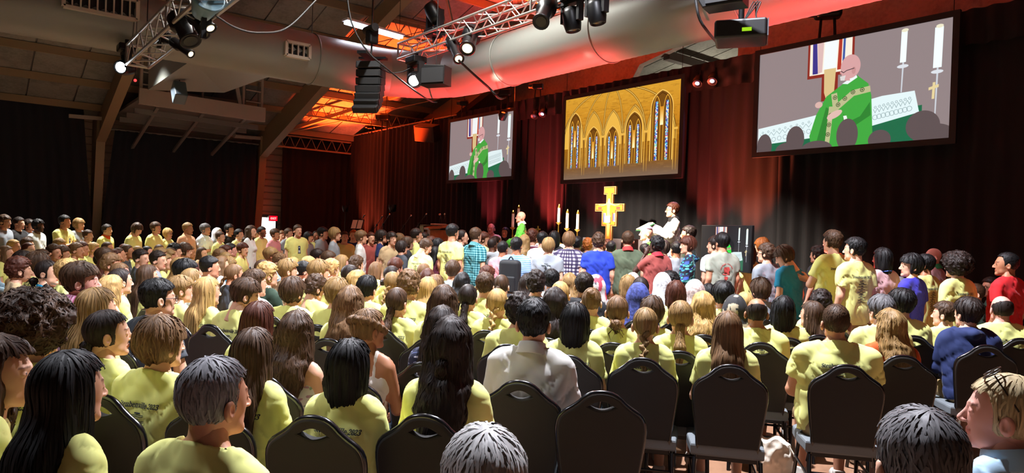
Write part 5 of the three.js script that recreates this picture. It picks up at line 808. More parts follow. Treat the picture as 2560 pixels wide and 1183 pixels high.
// o: hair, hc, skin, shirt, fem, build, lean, arms, yaw (head, degrees, + to the person's left), pitch, turn (whole body, degrees), print, note
function person(px, py, o) {
  const seated = !o.stand, style = o.hair ?? 'short', topH = 1.555 + 0.205 + (style === 'bigcurl' ? 0.06 : style === 'mop' || style === 'curly' ? 0.036 : 0.02), lean = o.lean ?? (seated ? 0.1 : 0);
  const feet0 = o.floor ?? 0; let d, H; if (o.d) { d = o.d; H = at(px, py, d).y; } else { H = o.H ?? (o.fem ? 1.245 : 1.29); d = (H - CAMH) / ray(px, py).y; }
  const clash = (e) => { const q = at(px, py, e); return SEATED.some((k) => Math.hypot(k.x - q.x, k.z - q.z) < (seated ? 0.44 : 0.4)); };
  if (!o.keep && !feet0 && d > 2.4 && clash(d)) for (const m of seated ? [1.06, 0.94, 1.11, 0.9, 1.16, 0.86] : [1.04, 0.96, 1.08, 0.92, 1.12]) { const h = at(px, py, d * m).y; if (!clash(d * m) && h > (seated ? 1.13 : 1.45) && h < (seated ? 1.4 : 1.95)) { d *= m; H = h; break; } }
  if (!o.keep && !feet0 && d > 4.8) { const q = at(px, py, d); if (SEATED.some((k) => Math.hypot(k.x - q.x, k.z - q.z) < 0.3)) return null; } // no room left between the neighbours
  const P = at(px, py, d), tier = o.tier ?? (d < 4.9 ? 1 : d < 8.2 ? 2 : 3);
  const feet = o.floor ?? 0, natural = (topH - 0.95) * Math.cos(lean) + 0.95 - (seated ? 0.42 : 0) - (o.pitch > 0.3 ? 0.02 : 0), s = o.s ?? clamp((H - feet) / natural, 0.8, 1.12);
  const turn = (o.face ?? (seated ? rowFacing(P, px, d) : faceAltar(P))) + (o.turn ?? 0) * DEG, fx = Math.sin(turn), fz = Math.cos(turn), off = Math.sin(lean) * (1.65 - 0.95) * s; // the head leads the feet when leaning
  const pos = V(P.x - fx * off, feet, P.z - fz * off);
  const spec = { seated, build: o.build ?? (o.fem ? 0.94 : 1), fem: !!o.fem, lean, arms: o.arms ?? (seated ? 'lap' : 'sides'), tier }, B = body(spec), yaw = Math.round((o.yaw ?? 0) / 12) * 12 * DEG, pitch = o.pitch ?? 0;
  const sh = SH[o.shirt ?? 'yellow'], kind = sh[2] ?? 'tee';
  const g = thing('person', 'x', 'person', pos, turn); g.scale.setScalar(s);
  mesh('body', bodyGeometry(B, spec, yaw, pitch, !!o.beard), skinM(o.skin ?? 'fair'), g);
  const sm = mesh(kind === 'robe' ? 'robe' : kind === 'hoodie' ? 'hooded_sweater' : 'shirt', B.shirt(kind), cloth(o.shirt ?? 'yellow'), g);
  if (kind !== 'robe') { const pk = o.pants ?? (o.fem ? 'denim' : 'khaki'), long = o.long ?? ['navy', 'black'].includes(pk); mesh(long ? 'trousers' : 'shorts', B.trousers(long ? 'long' : 'shorts'), pantsM(pk), g); }
  const hm = headMatrix(B, lean, yaw, pitch);
  const put = (m) => { m.applyMatrix4(hm); return m; };
  if (o.veil) put(mesh('veil', hairGeometry('veil', tier, o.veil), veilM(), g)); else if (style !== 'none') put(mesh('hair', hairGeometry(style, tier), hairM(o.hc ?? 'brown'), g));
  if (tier < 3 || o.shoes) for (const l of B.legs) mesh('shoe', SHOE(l), mat('shoe', pick === 0 ? 0 : 0xb9b2a8, 0.7), g);
  if (o.glasses) put(mesh('glasses', GLASSES, M.blackMetal, g));
  if (o.print === 'back' || (o.print === undefined && (o.shirt ?? 'yellow') === 'yellow' && kind === 'tee' && tier < 3)) mesh('back_print', (B.pb ??= B.print(kind, false, -0.125, 0.125, 1.06, 1.375)), printM('back', printTex), sm);
  if (o.print === 'sage') mesh('back_print', B.print(kind, false, -0.13, 0.13, 1.1, 1.38), printM('sage', sagePrint), sm);
  if (o.print === 'grey') mesh('back_print', B.print(kind, false, -0.13, 0.13, 1.08, 1.38), printM('grey', greyPrint), sm);
  if (o.print === 'chest') mesh('chest_print', (B.pf ??= B.print(kind, true, -0.06, 0.06, 1.12, 1.33)), printM('chest', chestPrint), sm);
  if (o.collar) { const c = lathe([[0.064, 0.02], [0.067, 0.045], [0.073, 0.05], [0.083, 0.02], [0.094, -0.014], [0.088, -0.02], [0.074, 0.0], [0.064, 0.02]], 24).scale(1, 1, 1.08).rotateX(0.3), t = B.T(0, 1.482, -0.022); mesh('collar', c.translate(t[0], t[1], t[2]), o.collar === true ? cloth(o.shirt) : mat(`collar ${o.collar}`, o.collar, 0.85), g); }
  const hw = o.veil ? { whitelace: 'white lace veil', pinklace: 'pale pink lace veil', navylace: 'navy lace veil', blackcream: 'black veil with cream lace', floral: 'white floral headscarf', greyhood: 'light grey hood' }[o.veil] : style === 'none' ? 'bald head' : `${HWORD[style]} ${HC[o.hc ?? 'brown'][1]} hair`;
  const label = o.note ? `person with ${hw} ${o.note}` : `person with ${hw} in ${sh[1]} ${seated ? o.zone ?? 'seated in the middle rows' : o.zone ?? 'standing in the crowd'}`;
  g.userData.label = label; PEOPLE.push(g); INFO.set(g, { hw, sw: sh[1], noted: !!o.note });
  if (seated) { SEATED.push({ x: pos.x, z: pos.z, r: 0.46 }); if (o.chair !== false && d < 7.6 && !feet) addChair(V(pos.x, 0, pos.z), turn, o.chairNote ?? `black banquet chair holding the person with ${hw} in ${sh[1]}`, undefined).userData.sitter = PEOPLE.length - 1; }
  else SEATED.push({ x: pos.x, z: pos.z, r: 0.38 });
  return { g, pos, turn, B, s, hm };
}
const shoeG = {};
function SHOE(l) { const key = l.a.join(); return shoeG[key] ??= surfaceNets((x, y, z) => Math.max(smin(cap(x, y * 1.1, z, [l.a[0], 0.05, l.a[2] - 0.03], [l.a[0] * 1.08, 0.036, l.a[2] + 0.16], 0.044, 0.042), cap(x, y, z, [l.a[0], 0.05, l.a[2] - 0.01], [l.a[0], 0.1, l.a[2] - 0.01], 0.045, 0.045), 0.03), 0.004 - y, y - 0.11), [l.a[0] - 0.09, -0.02, l.a[2] - 0.12], [l.a[0] + 0.09, 0.15, l.a[2] + 0.25], 0.02); }
const GLASSES = merged([new THREE.TorusGeometry(0.021, 0.0022, 6, 20).translate(0.031, 0.08, 0.108), new THREE.TorusGeometry(0.021, 0.0022, 6, 20).translate(-0.031, 0.08, 0.108), bar(V(0.052, 0.085, 0.104), V(0.08, 0.082, 0.0), 0.002, 5), bar(V(-0.052, 0.085, 0.104), V(-0.08, 0.082, 0.0), 0.002, 5), bar(V(-0.01, 0.084, 0.11), V(0.01, 0.084, 0.11), 0.002, 5)]);

// ---------------------------------------------------------------- the audience: seated rows close by
const sit = (px, py, hair, hc, shirt, o = {}) => person(px, py, { hair, hc, shirt, ...o });
const F1 = { fem: 1 };
sit(1215, 1052, 'thin', 'silver', 'grey', { H: 1.3, yaw: 12, note: 'sitting low in front of the others', chair: false, turn: 8 });
sit(2300, 1008, 'thin', 'salt', 'forest', { H: 1.33, note: 'and greying crown beside the woman with sunglasses', chair: false, turn: 6 });
const lady = sit(2510, 926, 'lowpony', 'ash', 'lblue', { fem: 1, H: 1.3, yaw: 36, turn: 30, skin: 'rosy', note: 'and sunglasses pushed up, in light blue blouse', collar: true, chair: false });
sit(545, 885, 'thin', 'grey', 'yellow', { H: 1.29, skin: 'light', yaw: -12, turn: -8 });
sit(185, 870, 'long', 'black', 'yellow', { ...F1, H: 1.27, turn: -10 });
sit(8, 838, 'wavy', 'brown', 'yellow', { ...F1, H: 1.27, yaw: -24, turn: -30, zone: 'seated behind the long black hair' });
sit(880, 845, 'bob', 'black', 'yellow', { ...F1, d: 2.95, yaw: -12 });
sit(1130, 800, 'halfup', 'dark', 'yellow', { ...F1, H: 1.28 });
sit(640, 815, 'long', 'brown', 'yellow', { ...F1, H: 1.24 });
sit(410, 785, 'mop', 'light', 'yellow', { H: 1.27, yaw: -12 });
sit(275, 770, 'lowpony', 'dark', 'yellow', { ...F1, H: 1.26, yaw: -36 });
sit(92, 712, 'bigcurl', 'brown', 'yellow', { d: 3.1, turn: 6 });
sit(745, 776, 'wavy', 'brown', 'floral', { ...F1, H: 1.25 });
sit(925, 766, 'crown', 'light', 'camis', { ...F1, H: 1.26, yaw: -36, skin: 'tan' });
sit(1337, 745, 'short', 'black', 'dress', { H: 1.325, skin: 'light', pants: 'navy', collar: true });
sit(1108, 764, 'wavy', 'dark', 'navyfloral', { ...F1, H: 1.25 });
sit(1440, 755, 'bob', 'black', 'yellow', { ...F1, H: 1.235, note: 'falling on a yellow t-shirt before the white floral headscarf' });
sit(1615, 765, 'braid', 'dirty', 'yellow', { ...F1, H: 1.225 });
sit(1820, 775, 'long', 'light', 'yellow', { ...F1, H: 1.23 });
sit(2090, 757, 'buzz', 'brown', 'yellow', { H: 1.285, build: 1.32, skin: 'light', lean: 0.14 });
sit(2225, 772, 'wavy', 'dirty', 'orange', { ...F1, H: 1.22, yaw: 24 });
sit(2418, 745, 'side', 'dark', 'navyhood', { H: 1.265, lean: 0.2, yaw: 24 });
sit(2503, 735, 'ring', 'dark', 'yellow', { H: 1.28, build: 1.12, arms: 'face2', skin: 'rosy' });
sit(1892, 740, 'ring', 'dark', 'yellow', { H: 1.25, skin: 'tan', build: 1.1 });
sit(1958, 738, 'bob', 'black', 'yellow', { ...F1, H: 1.24, note: 'in yellow t-shirt behind the balding man' });
sit(2030, 750, 'long', 'brown', 'yellow', { ...F1, H: 1.19, yaw: 48 });
sit(1702, 748, 'lowpony', 'dirty', 'yellow', { ...F1, H: 1.25 });
sit(1545, 735, 'bun', 'light', 'yellow', { ...F1, H: 1.25 });
sit(1758, 728, 'wavy', 'blond', 'yellow', { ...F1, H: 1.25 });
sit(1480, 716, 'topbun', 'light', 'yellow', { ...F1, H: 1.25 });
sit(1300, 730, 'curly', 'dark', 'yellow', { H: 1.26 });
sit(1388, 718, 'wavy', 'dark', 'yellow', { ...F1, H: 1.25 });
sit(1245, 718, 'braid', 'blond', 'yellow', { ...F1, H: 1.24 });
sit(1172, 708, 'lowpony', 'dark', 'yellow', { ...F1, H: 1.27 });
sit(1112, 712, 'wavy', 'brown', 'yellow', { ...F1, H: 1.24 });
sit(995, 716, 'lowpony', 'brown', 'yellow', { ...F1, H: 1.25, yaw: -12 });
sit(1025, 672, 'curly', 'light', 'yellow', { H: 1.33 });
sit(845, 695, 'side', 'dirty', 'yellow', { H: 1.27 });
sit(735, 690, 'mop', 'brown', 'yellow', { H: 1.27, yaw: -12 });
sit(608, 695, 'side', 'brown', 'yellow', { H: 1.26, yaw: -36, pitch: 0.3 });
sit(652, 750, 'long', 'auburn', 'yellow', { ...F1, H: 1.23 });
sit(400, 695, 'short', 'black', 'char', { H: 1.3, glasses: 1, yaw: -24 });
sit(248, 716, 'long', 'dirty', 'yellow', { ...F1, H: 1.26, yaw: -12 });
sit(208, 656, 'side', 'brown', 'pinkcheck', { d: 4.9, yaw: -36, skin: 'rosy', collar: true });
sit(304, 668, 'bun', 'dark', 'yellow', { ...F1, H: 1.25 });
sit(522, 690, 'long', 'blond', 'yellow', { ...F1, H: 1.24, yaw: -12 });
sit(455, 690, 'side', 'dirty', 'yellow', { H: 1.25, yaw: -24 });
sit(122, 648, 'bun', 'dark', 'teal', { ...F1, H: 1.27, yaw: -36 });
sit(52, 640, 'curly', 'auburn', 'tan', { H: 1.28 });
sit(468, 648, 'side', 'black', 'gold', { H: 1.3, yaw: -36 });
sit(920, 690, 'side', 'black', 'yellow', { H: 1.25 });
sit(968, 702, 'long', 'light', 'yellow', { ...F1, H: 1.23 });
sit(878, 714, 'wavy', 'light', 'yellow', { ...F1, H: 1.22 });
sit(785, 684, 'curly', 'brown', 'yellow', { H: 1.25, yaw: -24, pitch: 0.3 });
sit(1072, 690, 'long', 'blond', 'yellow', { ...F1, H: 1.24, note: 'in yellow t-shirt beside the curly light brown head' });
sit(555, 640, 'wavy', 'light', 'white', { ...F1 }); sit(575, 640, 'mop', 'dirty', 'teal', { ...F1, yaw: -36 }); sit(640, 672, 'short', 'brown', 'white', { H: 1.28, yaw: -24 }); sit(372, 660, 'long', 'brown', 'yellow', F1); sit(398, 626, 'short', 'dark', 'grey', { yaw: -36 }); sit(355, 622, 'short', 'dark', 'char', { yaw: -36 }); sit(672, 654, 'curly', 'blond', 'forest', { yaw: -24 }); sit(722, 648, 'side', 'dirty', 'tan', { yaw: -24 }); sit(762, 652, 'short', 'black', 'magenta', { ...F1, yaw: -24 }); sit(800, 650, 'side', 'dirty', 'yellow', { yaw: -24 }); sit(832, 646, 'curly', 'blond', 'white'); sit(878, 660, 'lowpony', 'dark', 'yellow', { ...F1, glasses: 1, yaw: -36 }); sit(702, 632, 'curly', 'light', 'lblue', { ...F1, yaw: -48 });
// veiled and other heads in the middle
sit(1490, 688, 'none', 'brown', 'grey', { ...F1, veil: 'floral' }); sit(1596, 708, 'none', 'brown', 'navy', { ...F1, veil: 'navylace' }); sit(1656, 682, 'none', 'brown', 'char', { ...F1, veil: 'whitelace' }); sit(1736, 700, 'none', 'brown', 'grey', { ...F1, veil: 'pinklace' }); sit(1838, 738, 'none', 'brown', 'black', { ...F1, veil: 'blackcream' }); sit(1582, 682, 'none', 'brown', 'olive', { ...F1, veil: 'pinklace', H: 1.2, note: 'in olive t-shirt below the olive back' });
sit(1380, 672, 'short', 'black', 'white', { skin: 'tan' }); sit(1342, 674, 'curly', 'dark', 'grey'); sit(1318, 684, 'long', 'dark', 'tan', F1); sit(1425, 682, 'wavy', 'dirty', 'lblue', F1); sit(1462, 680, 'short', 'dark', 'blackhood'); sit(1402, 700, 'pony', 'blond', 'yellow', F1); sit(1352, 706, 'wavy', 'dirty', 'yellow', F1); sit(1296, 706, 'mop', 'brown', 'yellow'); sit(1255, 684, 'pony', 'brown', 'yellow', F1); sit(1215, 680, 'short', 'brown', 'yellow');
sit(1570, 686, 'bob', 'dirty', 'black', F1); sit(1602, 690, 'lowpony', 'dark', 'char', F1); sit(1632, 738, 'mop', 'brown', 'yellow', F1); sit(1690, 700, 'bob', 'auburn', 'yellow', F1); sit(1704, 722, 'curly', 'dirty', 'yellow'); sit(1770, 708, 'bob', 'black', 'whitehood', F1); sit(1808, 704, 'side', 'black', 'yellow', { skin: 'light' }); sit(1675, 674, 'bigcurl', 'black', 'grey', { skin: 'dark', H: 1.28 }); sit(1900, 692, 'mop', 'brown', 'grey', { yaw: 12 }); sit(1862, 728, 'long', 'blond', 'white', F1);
sit(2052, 722, 'curly', 'dark', 'yellow', { H: 1.27 }); sit(2252, 722, 'side', 'black', 'yellow', { H: 1.3, yaw: 36 }); sit(2202, 738, 'side', 'salt', 'yellow', { H: 1.24, yaw: 24 }); sit(2362, 752, 'short', 'brown', 'yellow', { H: 1.22, yaw: 48 });
sit(2250, 690, 'thin', 'grey', 'forest', { H: 1.25, d: 8.4, yaw: 48, pitch: 0.3 }); sit(2436, 706, 'buzz', 'brown', 'forest', { d: 8, yaw: 36 }); sit(2474, 692, 'short', 'dark', 'forest', { d: 8.2, yaw: 60, glasses: 1 });
// ---------------------------------------------------------------- people standing along the side
const st = (px, py, d, hair, hc, shirt, o = {}) => person(px, py, { stand: 1, d, hair, hc, shirt, ...o });
const SIDE = 'standing before the black side drapes';
for (const [px, py, d, h, c, s, o] of [
  [12, 537, 12.6, 'side', 'brown', 'grey', { glasses: 1 }], [48, 542, 12.8, 'short', 'dark', 'black', {}], [74, 548, 13.6, 'side', 'dark', 'char', {}], [96, 547, 13, 'curly', 'black', 'white', { skin: 'brown', beard: 1 }], [162, 537, 13, 'short', 'black', 'yellow', { arms: 'crossed', build: 1.15, print: 'chest', skin: 'light' }], [198, 544, 13.8, 'mop', 'dirty', 'greyhood', {}], [220, 574, 13.2, 'short', 'brown', 'yellow', {}], [268, 560, 13.6, 'short', 'dark', 'yellow', { collar: 0xd84a20 }], [338, 557, 13.4, 'mop', 'brown', 'yellow', { pitch: 0.5 }], [390, 555, 14, 'side', 'brown', 'yellow', {}], [420, 569, 14, 'mop', 'blond', 'yellow', { glasses: 1 }], [470, 556, 13.6, 'short', 'dirty', 'peach', { build: 1.3, collar: true, skin: 'tan' }], [514, 559, 14, 'side', 'salt', 'wpolo', { arms: 'crossed', build: 1.12, collar: true, skin: 'light' }], [545, 570, 14.6, 'none', 'brown', 'grey', { veil: 'greyhood' }], [551, 578, 13.8, 'short', 'brown', 'yellow', { fem: 0 }], [574, 560, 14.6, 'side', 'black', 'suit', {}], [598, 572, 14.2, 'short', 'black', 'yellow', {}], [628, 563, 14, 'wavy', 'brown', 'white', { fem: 1 }], [655, 566, 15, 'short', 'black', 'yellow', { beard: 1, skin: 'tan' }], [688, 572, 14.6, 'side', 'brown', 'pink', { skin: 'light' }], [722, 570, 15, 'short', 'brown', 'grey', {}], [745, 561, 14, 'short', 'brown', 'yellow', { print: 'chest', turn: -40 }], [772, 578, 14.6, 'mop', 'black', 'grey', {}], [790, 576, 14.6, 'buzz', 'dark', 'yellow', { beard: 1, skin: 'tan', turn: -40 }], [808, 568, 13.6, 'side', 'black', 'greyhood', {}], [838, 567, 12.6, 'mop', 'dirty', 'grey', {}], [862, 578, 13.6, 'short', 'brown', 'yellow', { turn: -60 }], [884, 574, 13.4, 'short', 'red', 'navy', { turn: -70 }], [904, 576, 12.2, 'side', 'light', 'white', {}], [928, 580, 13.4, 'short', 'auburn', 'brick', { turn: -50 }], [955, 573, 12.2, 'mop', 'dark', 'navy', {}], [945, 584, 13, 'mop', 'brown', 'teal', {}], [640, 576, 15.4, 'long', 'dark', 'yellow', { fem: 1 }], [705, 576, 15.6, 'short', 'light', 'yellow', { print: 'chest', turn: -30 }],
]) st(px, py, d, h, c, s, { zone: SIDE, ...o });
// ---------------------------------------------------------------- people standing before the stage
const MID = 'standing before the stage';
for (const [px, py, d, h, c, s, o] of [
  [980, 580, 12.4, 'side', 'dark', 'tan', { turn: -60 }], [1000, 582, 12.6, 'mop', 'light', 'grey', {}], [1042, 570, 12, 'short', 'dark', 'yellow', {}], [1020, 590, 11.6, 'mop', 'brown', 'blackhood', {}], [1006, 600, 11.4, 'mop', 'dark', 'char', {}], [1062, 580, 12.4, 'short', 'dark', 'navy', {}], [1080, 590, 12, 'short', 'auburn', 'suit', {}], [1096, 594, 11.4, 'mop', 'black', 'tan', {}], [1060, 597, 9.6, 'short', 'brown', 'yellow', { pitch: 0.5, yaw: -24, lean: 0.12, print: 'back' }], [1090, 618, 10.6, 'long', 'black', 'maroon', { fem: 1 }], [1132, 571, 10.3, 'short', 'black', 'yellow', { skin: 'light', print: 'back', s: 1 }], [1156, 573, 11.4, 'buzz', 'dark', 'suit', { yaw: -24 }], [1190, 568, 10.2, 'short', 'brown', 'tealcheck', { pants: 'navy', collar: true }], [1210, 580, 11.4, 'side', 'auburn', 'yellow', { yaw: -36 }], [1232, 594, 10.8, 'buzz', 'dark', 'greyhood', { skin: 'brown' }], [1258, 602, 10, 'short', 'black', 'pink', { skin: 'tan' }], [1240, 590, 11.8, 'short', 'dark', 'white', {}], [1292, 592, 9.8, 'short', 'black', 'bluestripe', { skin: 'tan' }], [1312, 586, 11, 'wavy', 'dirty', 'yellow', { fem: 1 }], [1332, 571, 11.4, 'curly', 'auburn', 'stripe', {}], [1357, 578, 11, 'short', 'black', 'white', {}], [1387, 576, 11.2, 'bob', 'black', 'black', { fem: 1 }], [1372, 592, 9.8, 'mop', 'dirty', 'grey', { print: 'grey', build: 1.1 }], [1423, 577, 10, 'mop', 'light', 'plaid', { build: 1.05 }], [1444, 590, 10.8, 'short', 'black', 'char', { skin: 'brown' }], [1497, 580, 10, 'curly', 'brown', 'blue', {}], [1470, 594, 11.6, 'curly', 'red', 'tan', { fem: 1 }], [1458, 610, 11, 'short', 'brown', 'white', {}], [1528, 602, 11, 'short', 'black', 'yellow', {}], [1518, 598, 12, 'curly', 'auburn', 'yellow', {}], [1570, 577, 10, 'short', 'brown', 'olive', { build: 1.08, collar: 0xb02a2a }], [1612, 608, 10.6, 'short', 'black', 'black', { skin: 'light' }], [1642, 588, 9.6, 'curly', 'black', 'brick', { skin: 'dark', arms: 'face', yaw: 24, turn: 20, collar: 0xc02030 }], [1660, 600, 11, 'mop', 'dark', 'grey', {}], [1690, 604, 10.4, 'short', 'black', 'grey', { skin: 'tan' }], [1720, 588, 9.6, 'mop', 'auburn', 'camo', { turn: 60, yaw: 24, arms: 'front' }], [1788, 590, 9.5, 'side', 'dark', 'white', { yaw: 36 }], [1806, 582, 9.4, 'side', 'black', 'sage', { print: 'sage', skin: 'light', build: 1.08 }], [1872, 610, 9.4, 'bob', 'brown', 'yellow', { fem: 1 }],
  [1905, 592, 10, 'mop', 'red', 'black', {}], [1916, 606, 8.6, 'curly', 'brown', 'grey', { glasses: 1, yaw: 24, turn: 10 }], [1968, 614, 8.4, 'mop', 'brown', 'teal', { yaw: 36, pitch: 0.5, turn: 15, lean: 0.1, pants: 'grey' }], [2082, 574, 7.8, 'short', 'brown', 'yellow', { arms: 'crossed', print: 'back' }], [2045, 612, 9.4, 'curly', 'dark', 'black', {}], [2138, 592, 7.6, 'short', 'black', 'yellow', { yaw: 24, print: 'back' }], [2206, 618, 7.4, 'bob', 'black', 'rose', { skin: 'dark', collar: 0x5a78d0 }], [2278, 632, 7.0, 'mop', 'black', 'violet', { yaw: 48, turn: 12 }], [2312, 634, 7.6, 'short', 'black', 'yellow', { skin: 'tan', yaw: 24 }], [2334, 617, 8.8, 'none', 'brown', 'rose', { skin: 'rosy', yaw: 36, collar: 0x1f6a38, build: 1.1 }], [2392, 624, 6.7, 'bigcurl', 'dark', 'yellow', { print: 'back' }], [2518, 628, 6.7, 'buzz', 'black', 'red', { skin: 'tan', build: 1.12, yaw: 36 }],
]) st(px, py, d, h, c, s, { zone: px > 1880 ? 'standing by the dark curtain' : MID, ...o });

// ---------------------------------------------------------------- the stage and what stands on it
const STAGE_H = 0.45, SX0 = -21, SX1 = -6.3, SZ0 = -11.25, SZ1 = -8.7;
{
  const o = thing('stage_platform', 'low black stage platform along the curtain', 'stage', V(0, 0, 0)), dk = mat('stage deck', 0x2a2422, 0.5, { map: grainTex });
  for (let k = 0; k < 6; k++) { const w = (SX1 - SX0) / 6; mesh('deck_panel', uvBox(box(w - 0.006, 0.08, SZ1 - SZ0, SX0 + w * (k + 0.5), STAGE_H - 0.04, (SZ0 + SZ1) / 2), 0.5), dk, o); }
  mesh('skirt', [box(SX1 - SX0 - 0.04, STAGE_H - 0.08, 0.03, (SX0 + SX1) / 2, (STAGE_H - 0.08) / 2, SZ1 - 0.03), box(0.03, STAGE_H - 0.08, SZ1 - SZ0, SX1 - 0.03, (STAGE_H - 0.08) / 2, (SZ0 + SZ1) / 2)], M.curtain, o);
  const r = thing('stage_rail', 'black handrail at the end of the stage', 'rail', V(SX1 + 0.08, 0, SZ1 - 0.5));
  for (const z of [0, -1.1]) mesh('post', bar(V(0, 0, z), V(0, 1.5, z), 0.02, 8), M.blackMetal, r); for (const y of [0.75, 1.1, 1.48]) mesh('rail', bar(V(0, y, 0.1), V(0, y, -1.2), 0.02, 8), M.blackMetal, r);
  const a = onZ(1458, 600, -10.95).x, b = onZ(1640, 600, -10.95).x, p = thing('low_partition', 'low grey partition behind the painted cross', 'partition', V((a + b) / 2, STAGE_H, -10.95)), gp = mat('grey mauve cloth', 0x6a5f60, 0.9);
  const w = (b - a) / 3; for (let k = 0; k < 3; k++) mesh('panel', rbox(w - 0.01, 1.16, 0.05, 0.01, -w + k * w, 0.58, 0), gp, p); mesh('foot', [box(0.06, 0.03, 0.3, -w, 0.015, 0), box(0.06, 0.03, 0.3, w, 0.015, 0)], M.blackMetal, p);
}
const altarA = onZ(1282, 600, -9.8).x, altarB = onZ(1460, 600, -9.8).x, AX = (altarA + altarB) / 2, AW = altarB - altarA, ALT_Y = STAGE_H + 1.0;
{
  const o = thing('altar', 'altar table under a white lace cloth', 'altar', V(AX, STAGE_H, -9.8)), wc = mat('white altar cloth', 0xf0eeea, 0.85);
  mesh('table', rbox(AW, 0.06, 0.9, 0.01, 0, 0.96, 0), mat('altar wood', 0x6a4326, 0.5), o);
  for (const [x, z] of [[-1, -1], [1, -1], [-1, 1], [1, 1]]) mesh('leg', box(0.1, 0.93, 0.1, x * (AW / 2 - 0.1), 0.465, z * 0.36), mat('altar wood', 0x6a4326, 0.5), o);
  mesh('green_frontal', box(AW - 0.1, 0.9, 0.02, 0, 0.48, 0.46), mat('green altar frontal', 0x1f5a40, 0.85), o);
  const n = 40, pts = [[-AW / 2 - 0.02, 0]]; for (let i = 0; i <= n; i++) pts.push([-AW / 2 - 0.02 + (AW + 0.04) * i / n, -0.34 - 0.025 * (i % 2)]); pts.push([AW / 2 + 0.02, 0]);
  mesh('cloth', [box(AW + 0.04, 0.012, 0.96, 0, 0.998, 0), extrude(pts, 0.008).translate(0, 1.0, 0.476), box(0.01, 0.6, 0.96, AW / 2 + 0.022, 0.7, 0), box(0.01, 0.6, 0.96, -AW / 2 - 0.022, 0.7, 0)], wc, o);
  const names = ['altar candle at the end beside the celebrant', 'altar candle directly behind the celebrant', 'tallest altar candle between altar and curtain', 'altar candle beside the tallest one', 'altar candle at the end beside the cross'];
  [[1283, 530], [1297, 517], [1398, 515], [1419, 528], [1445, 530]].forEach(([px, py], k) => {
    const p = onZ(px, py, -9.8 - (k === 1 || k === 2 ? 0.25 : 0)), c = thing('altar_candle', names[k], 'candle', V(p.x, ALT_Y + 0.006, p.z)), h = p.y - ALT_Y, gold = mat('brass', 0xb08a3a, 0.3, { metalness: 0.9 }), ch = 0.36;
    mesh('candlestick', lathe([[0, 0], [0.08, 0], [0.075, 0.02], [0.03, 0.05], [0.018, 0.08], [0.025, 0.14], [0.014, 0.18], [0.014, h - ch - 0.06], [0.03, h - ch - 0.04], [0.06, h - ch - 0.015], [0.06, h - ch], [0, h - ch]], 18), gold, c);
    mesh('wax_candle', new THREE.CylinderGeometry(0.03, 0.032, ch - 0.05, 16).translate(0, h - ch / 2 - 0.025, 0), mat('white wax', 0xf4efe4, 0.5), c); mesh('follower', new THREE.CylinderGeometry(0.024, 0.033, 0.05, 16).translate(0, h - 0.025, 0), gold, c);
    mesh('flame', new THREE.SphereGeometry(0.009, 10, 8).scale(1, 2, 1).translate(0, h + 0.014, 0), mat('candle flame', 0xffc060, 0.5, { emissive: 0xffb040, emissiveIntensity: 8 }), c);
  });
  const cr = onZ(1345, 570, -9.9), s = thing('altar_crucifix', 'small brass standing cross on the altar', 'cross', V(cr.x, ALT_Y + 0.006, cr.z)), gold = mats['brass'], h = Math.max(0.3, cr.y - ALT_Y + 0.03);
  mesh('base', lathe([[0, 0], [0.07, 0], [0.05, 0.03], [0.015, 0.06], [0.012, h * 0.5], [0, h * 0.5]], 16), gold, s); mesh('cross_bars', [box(0.03, h * 0.6, 0.015, 0, h * 0.72, 0), box(0.16, 0.03, 0.015, 0, h * 0.82, 0)], gold, s);
}
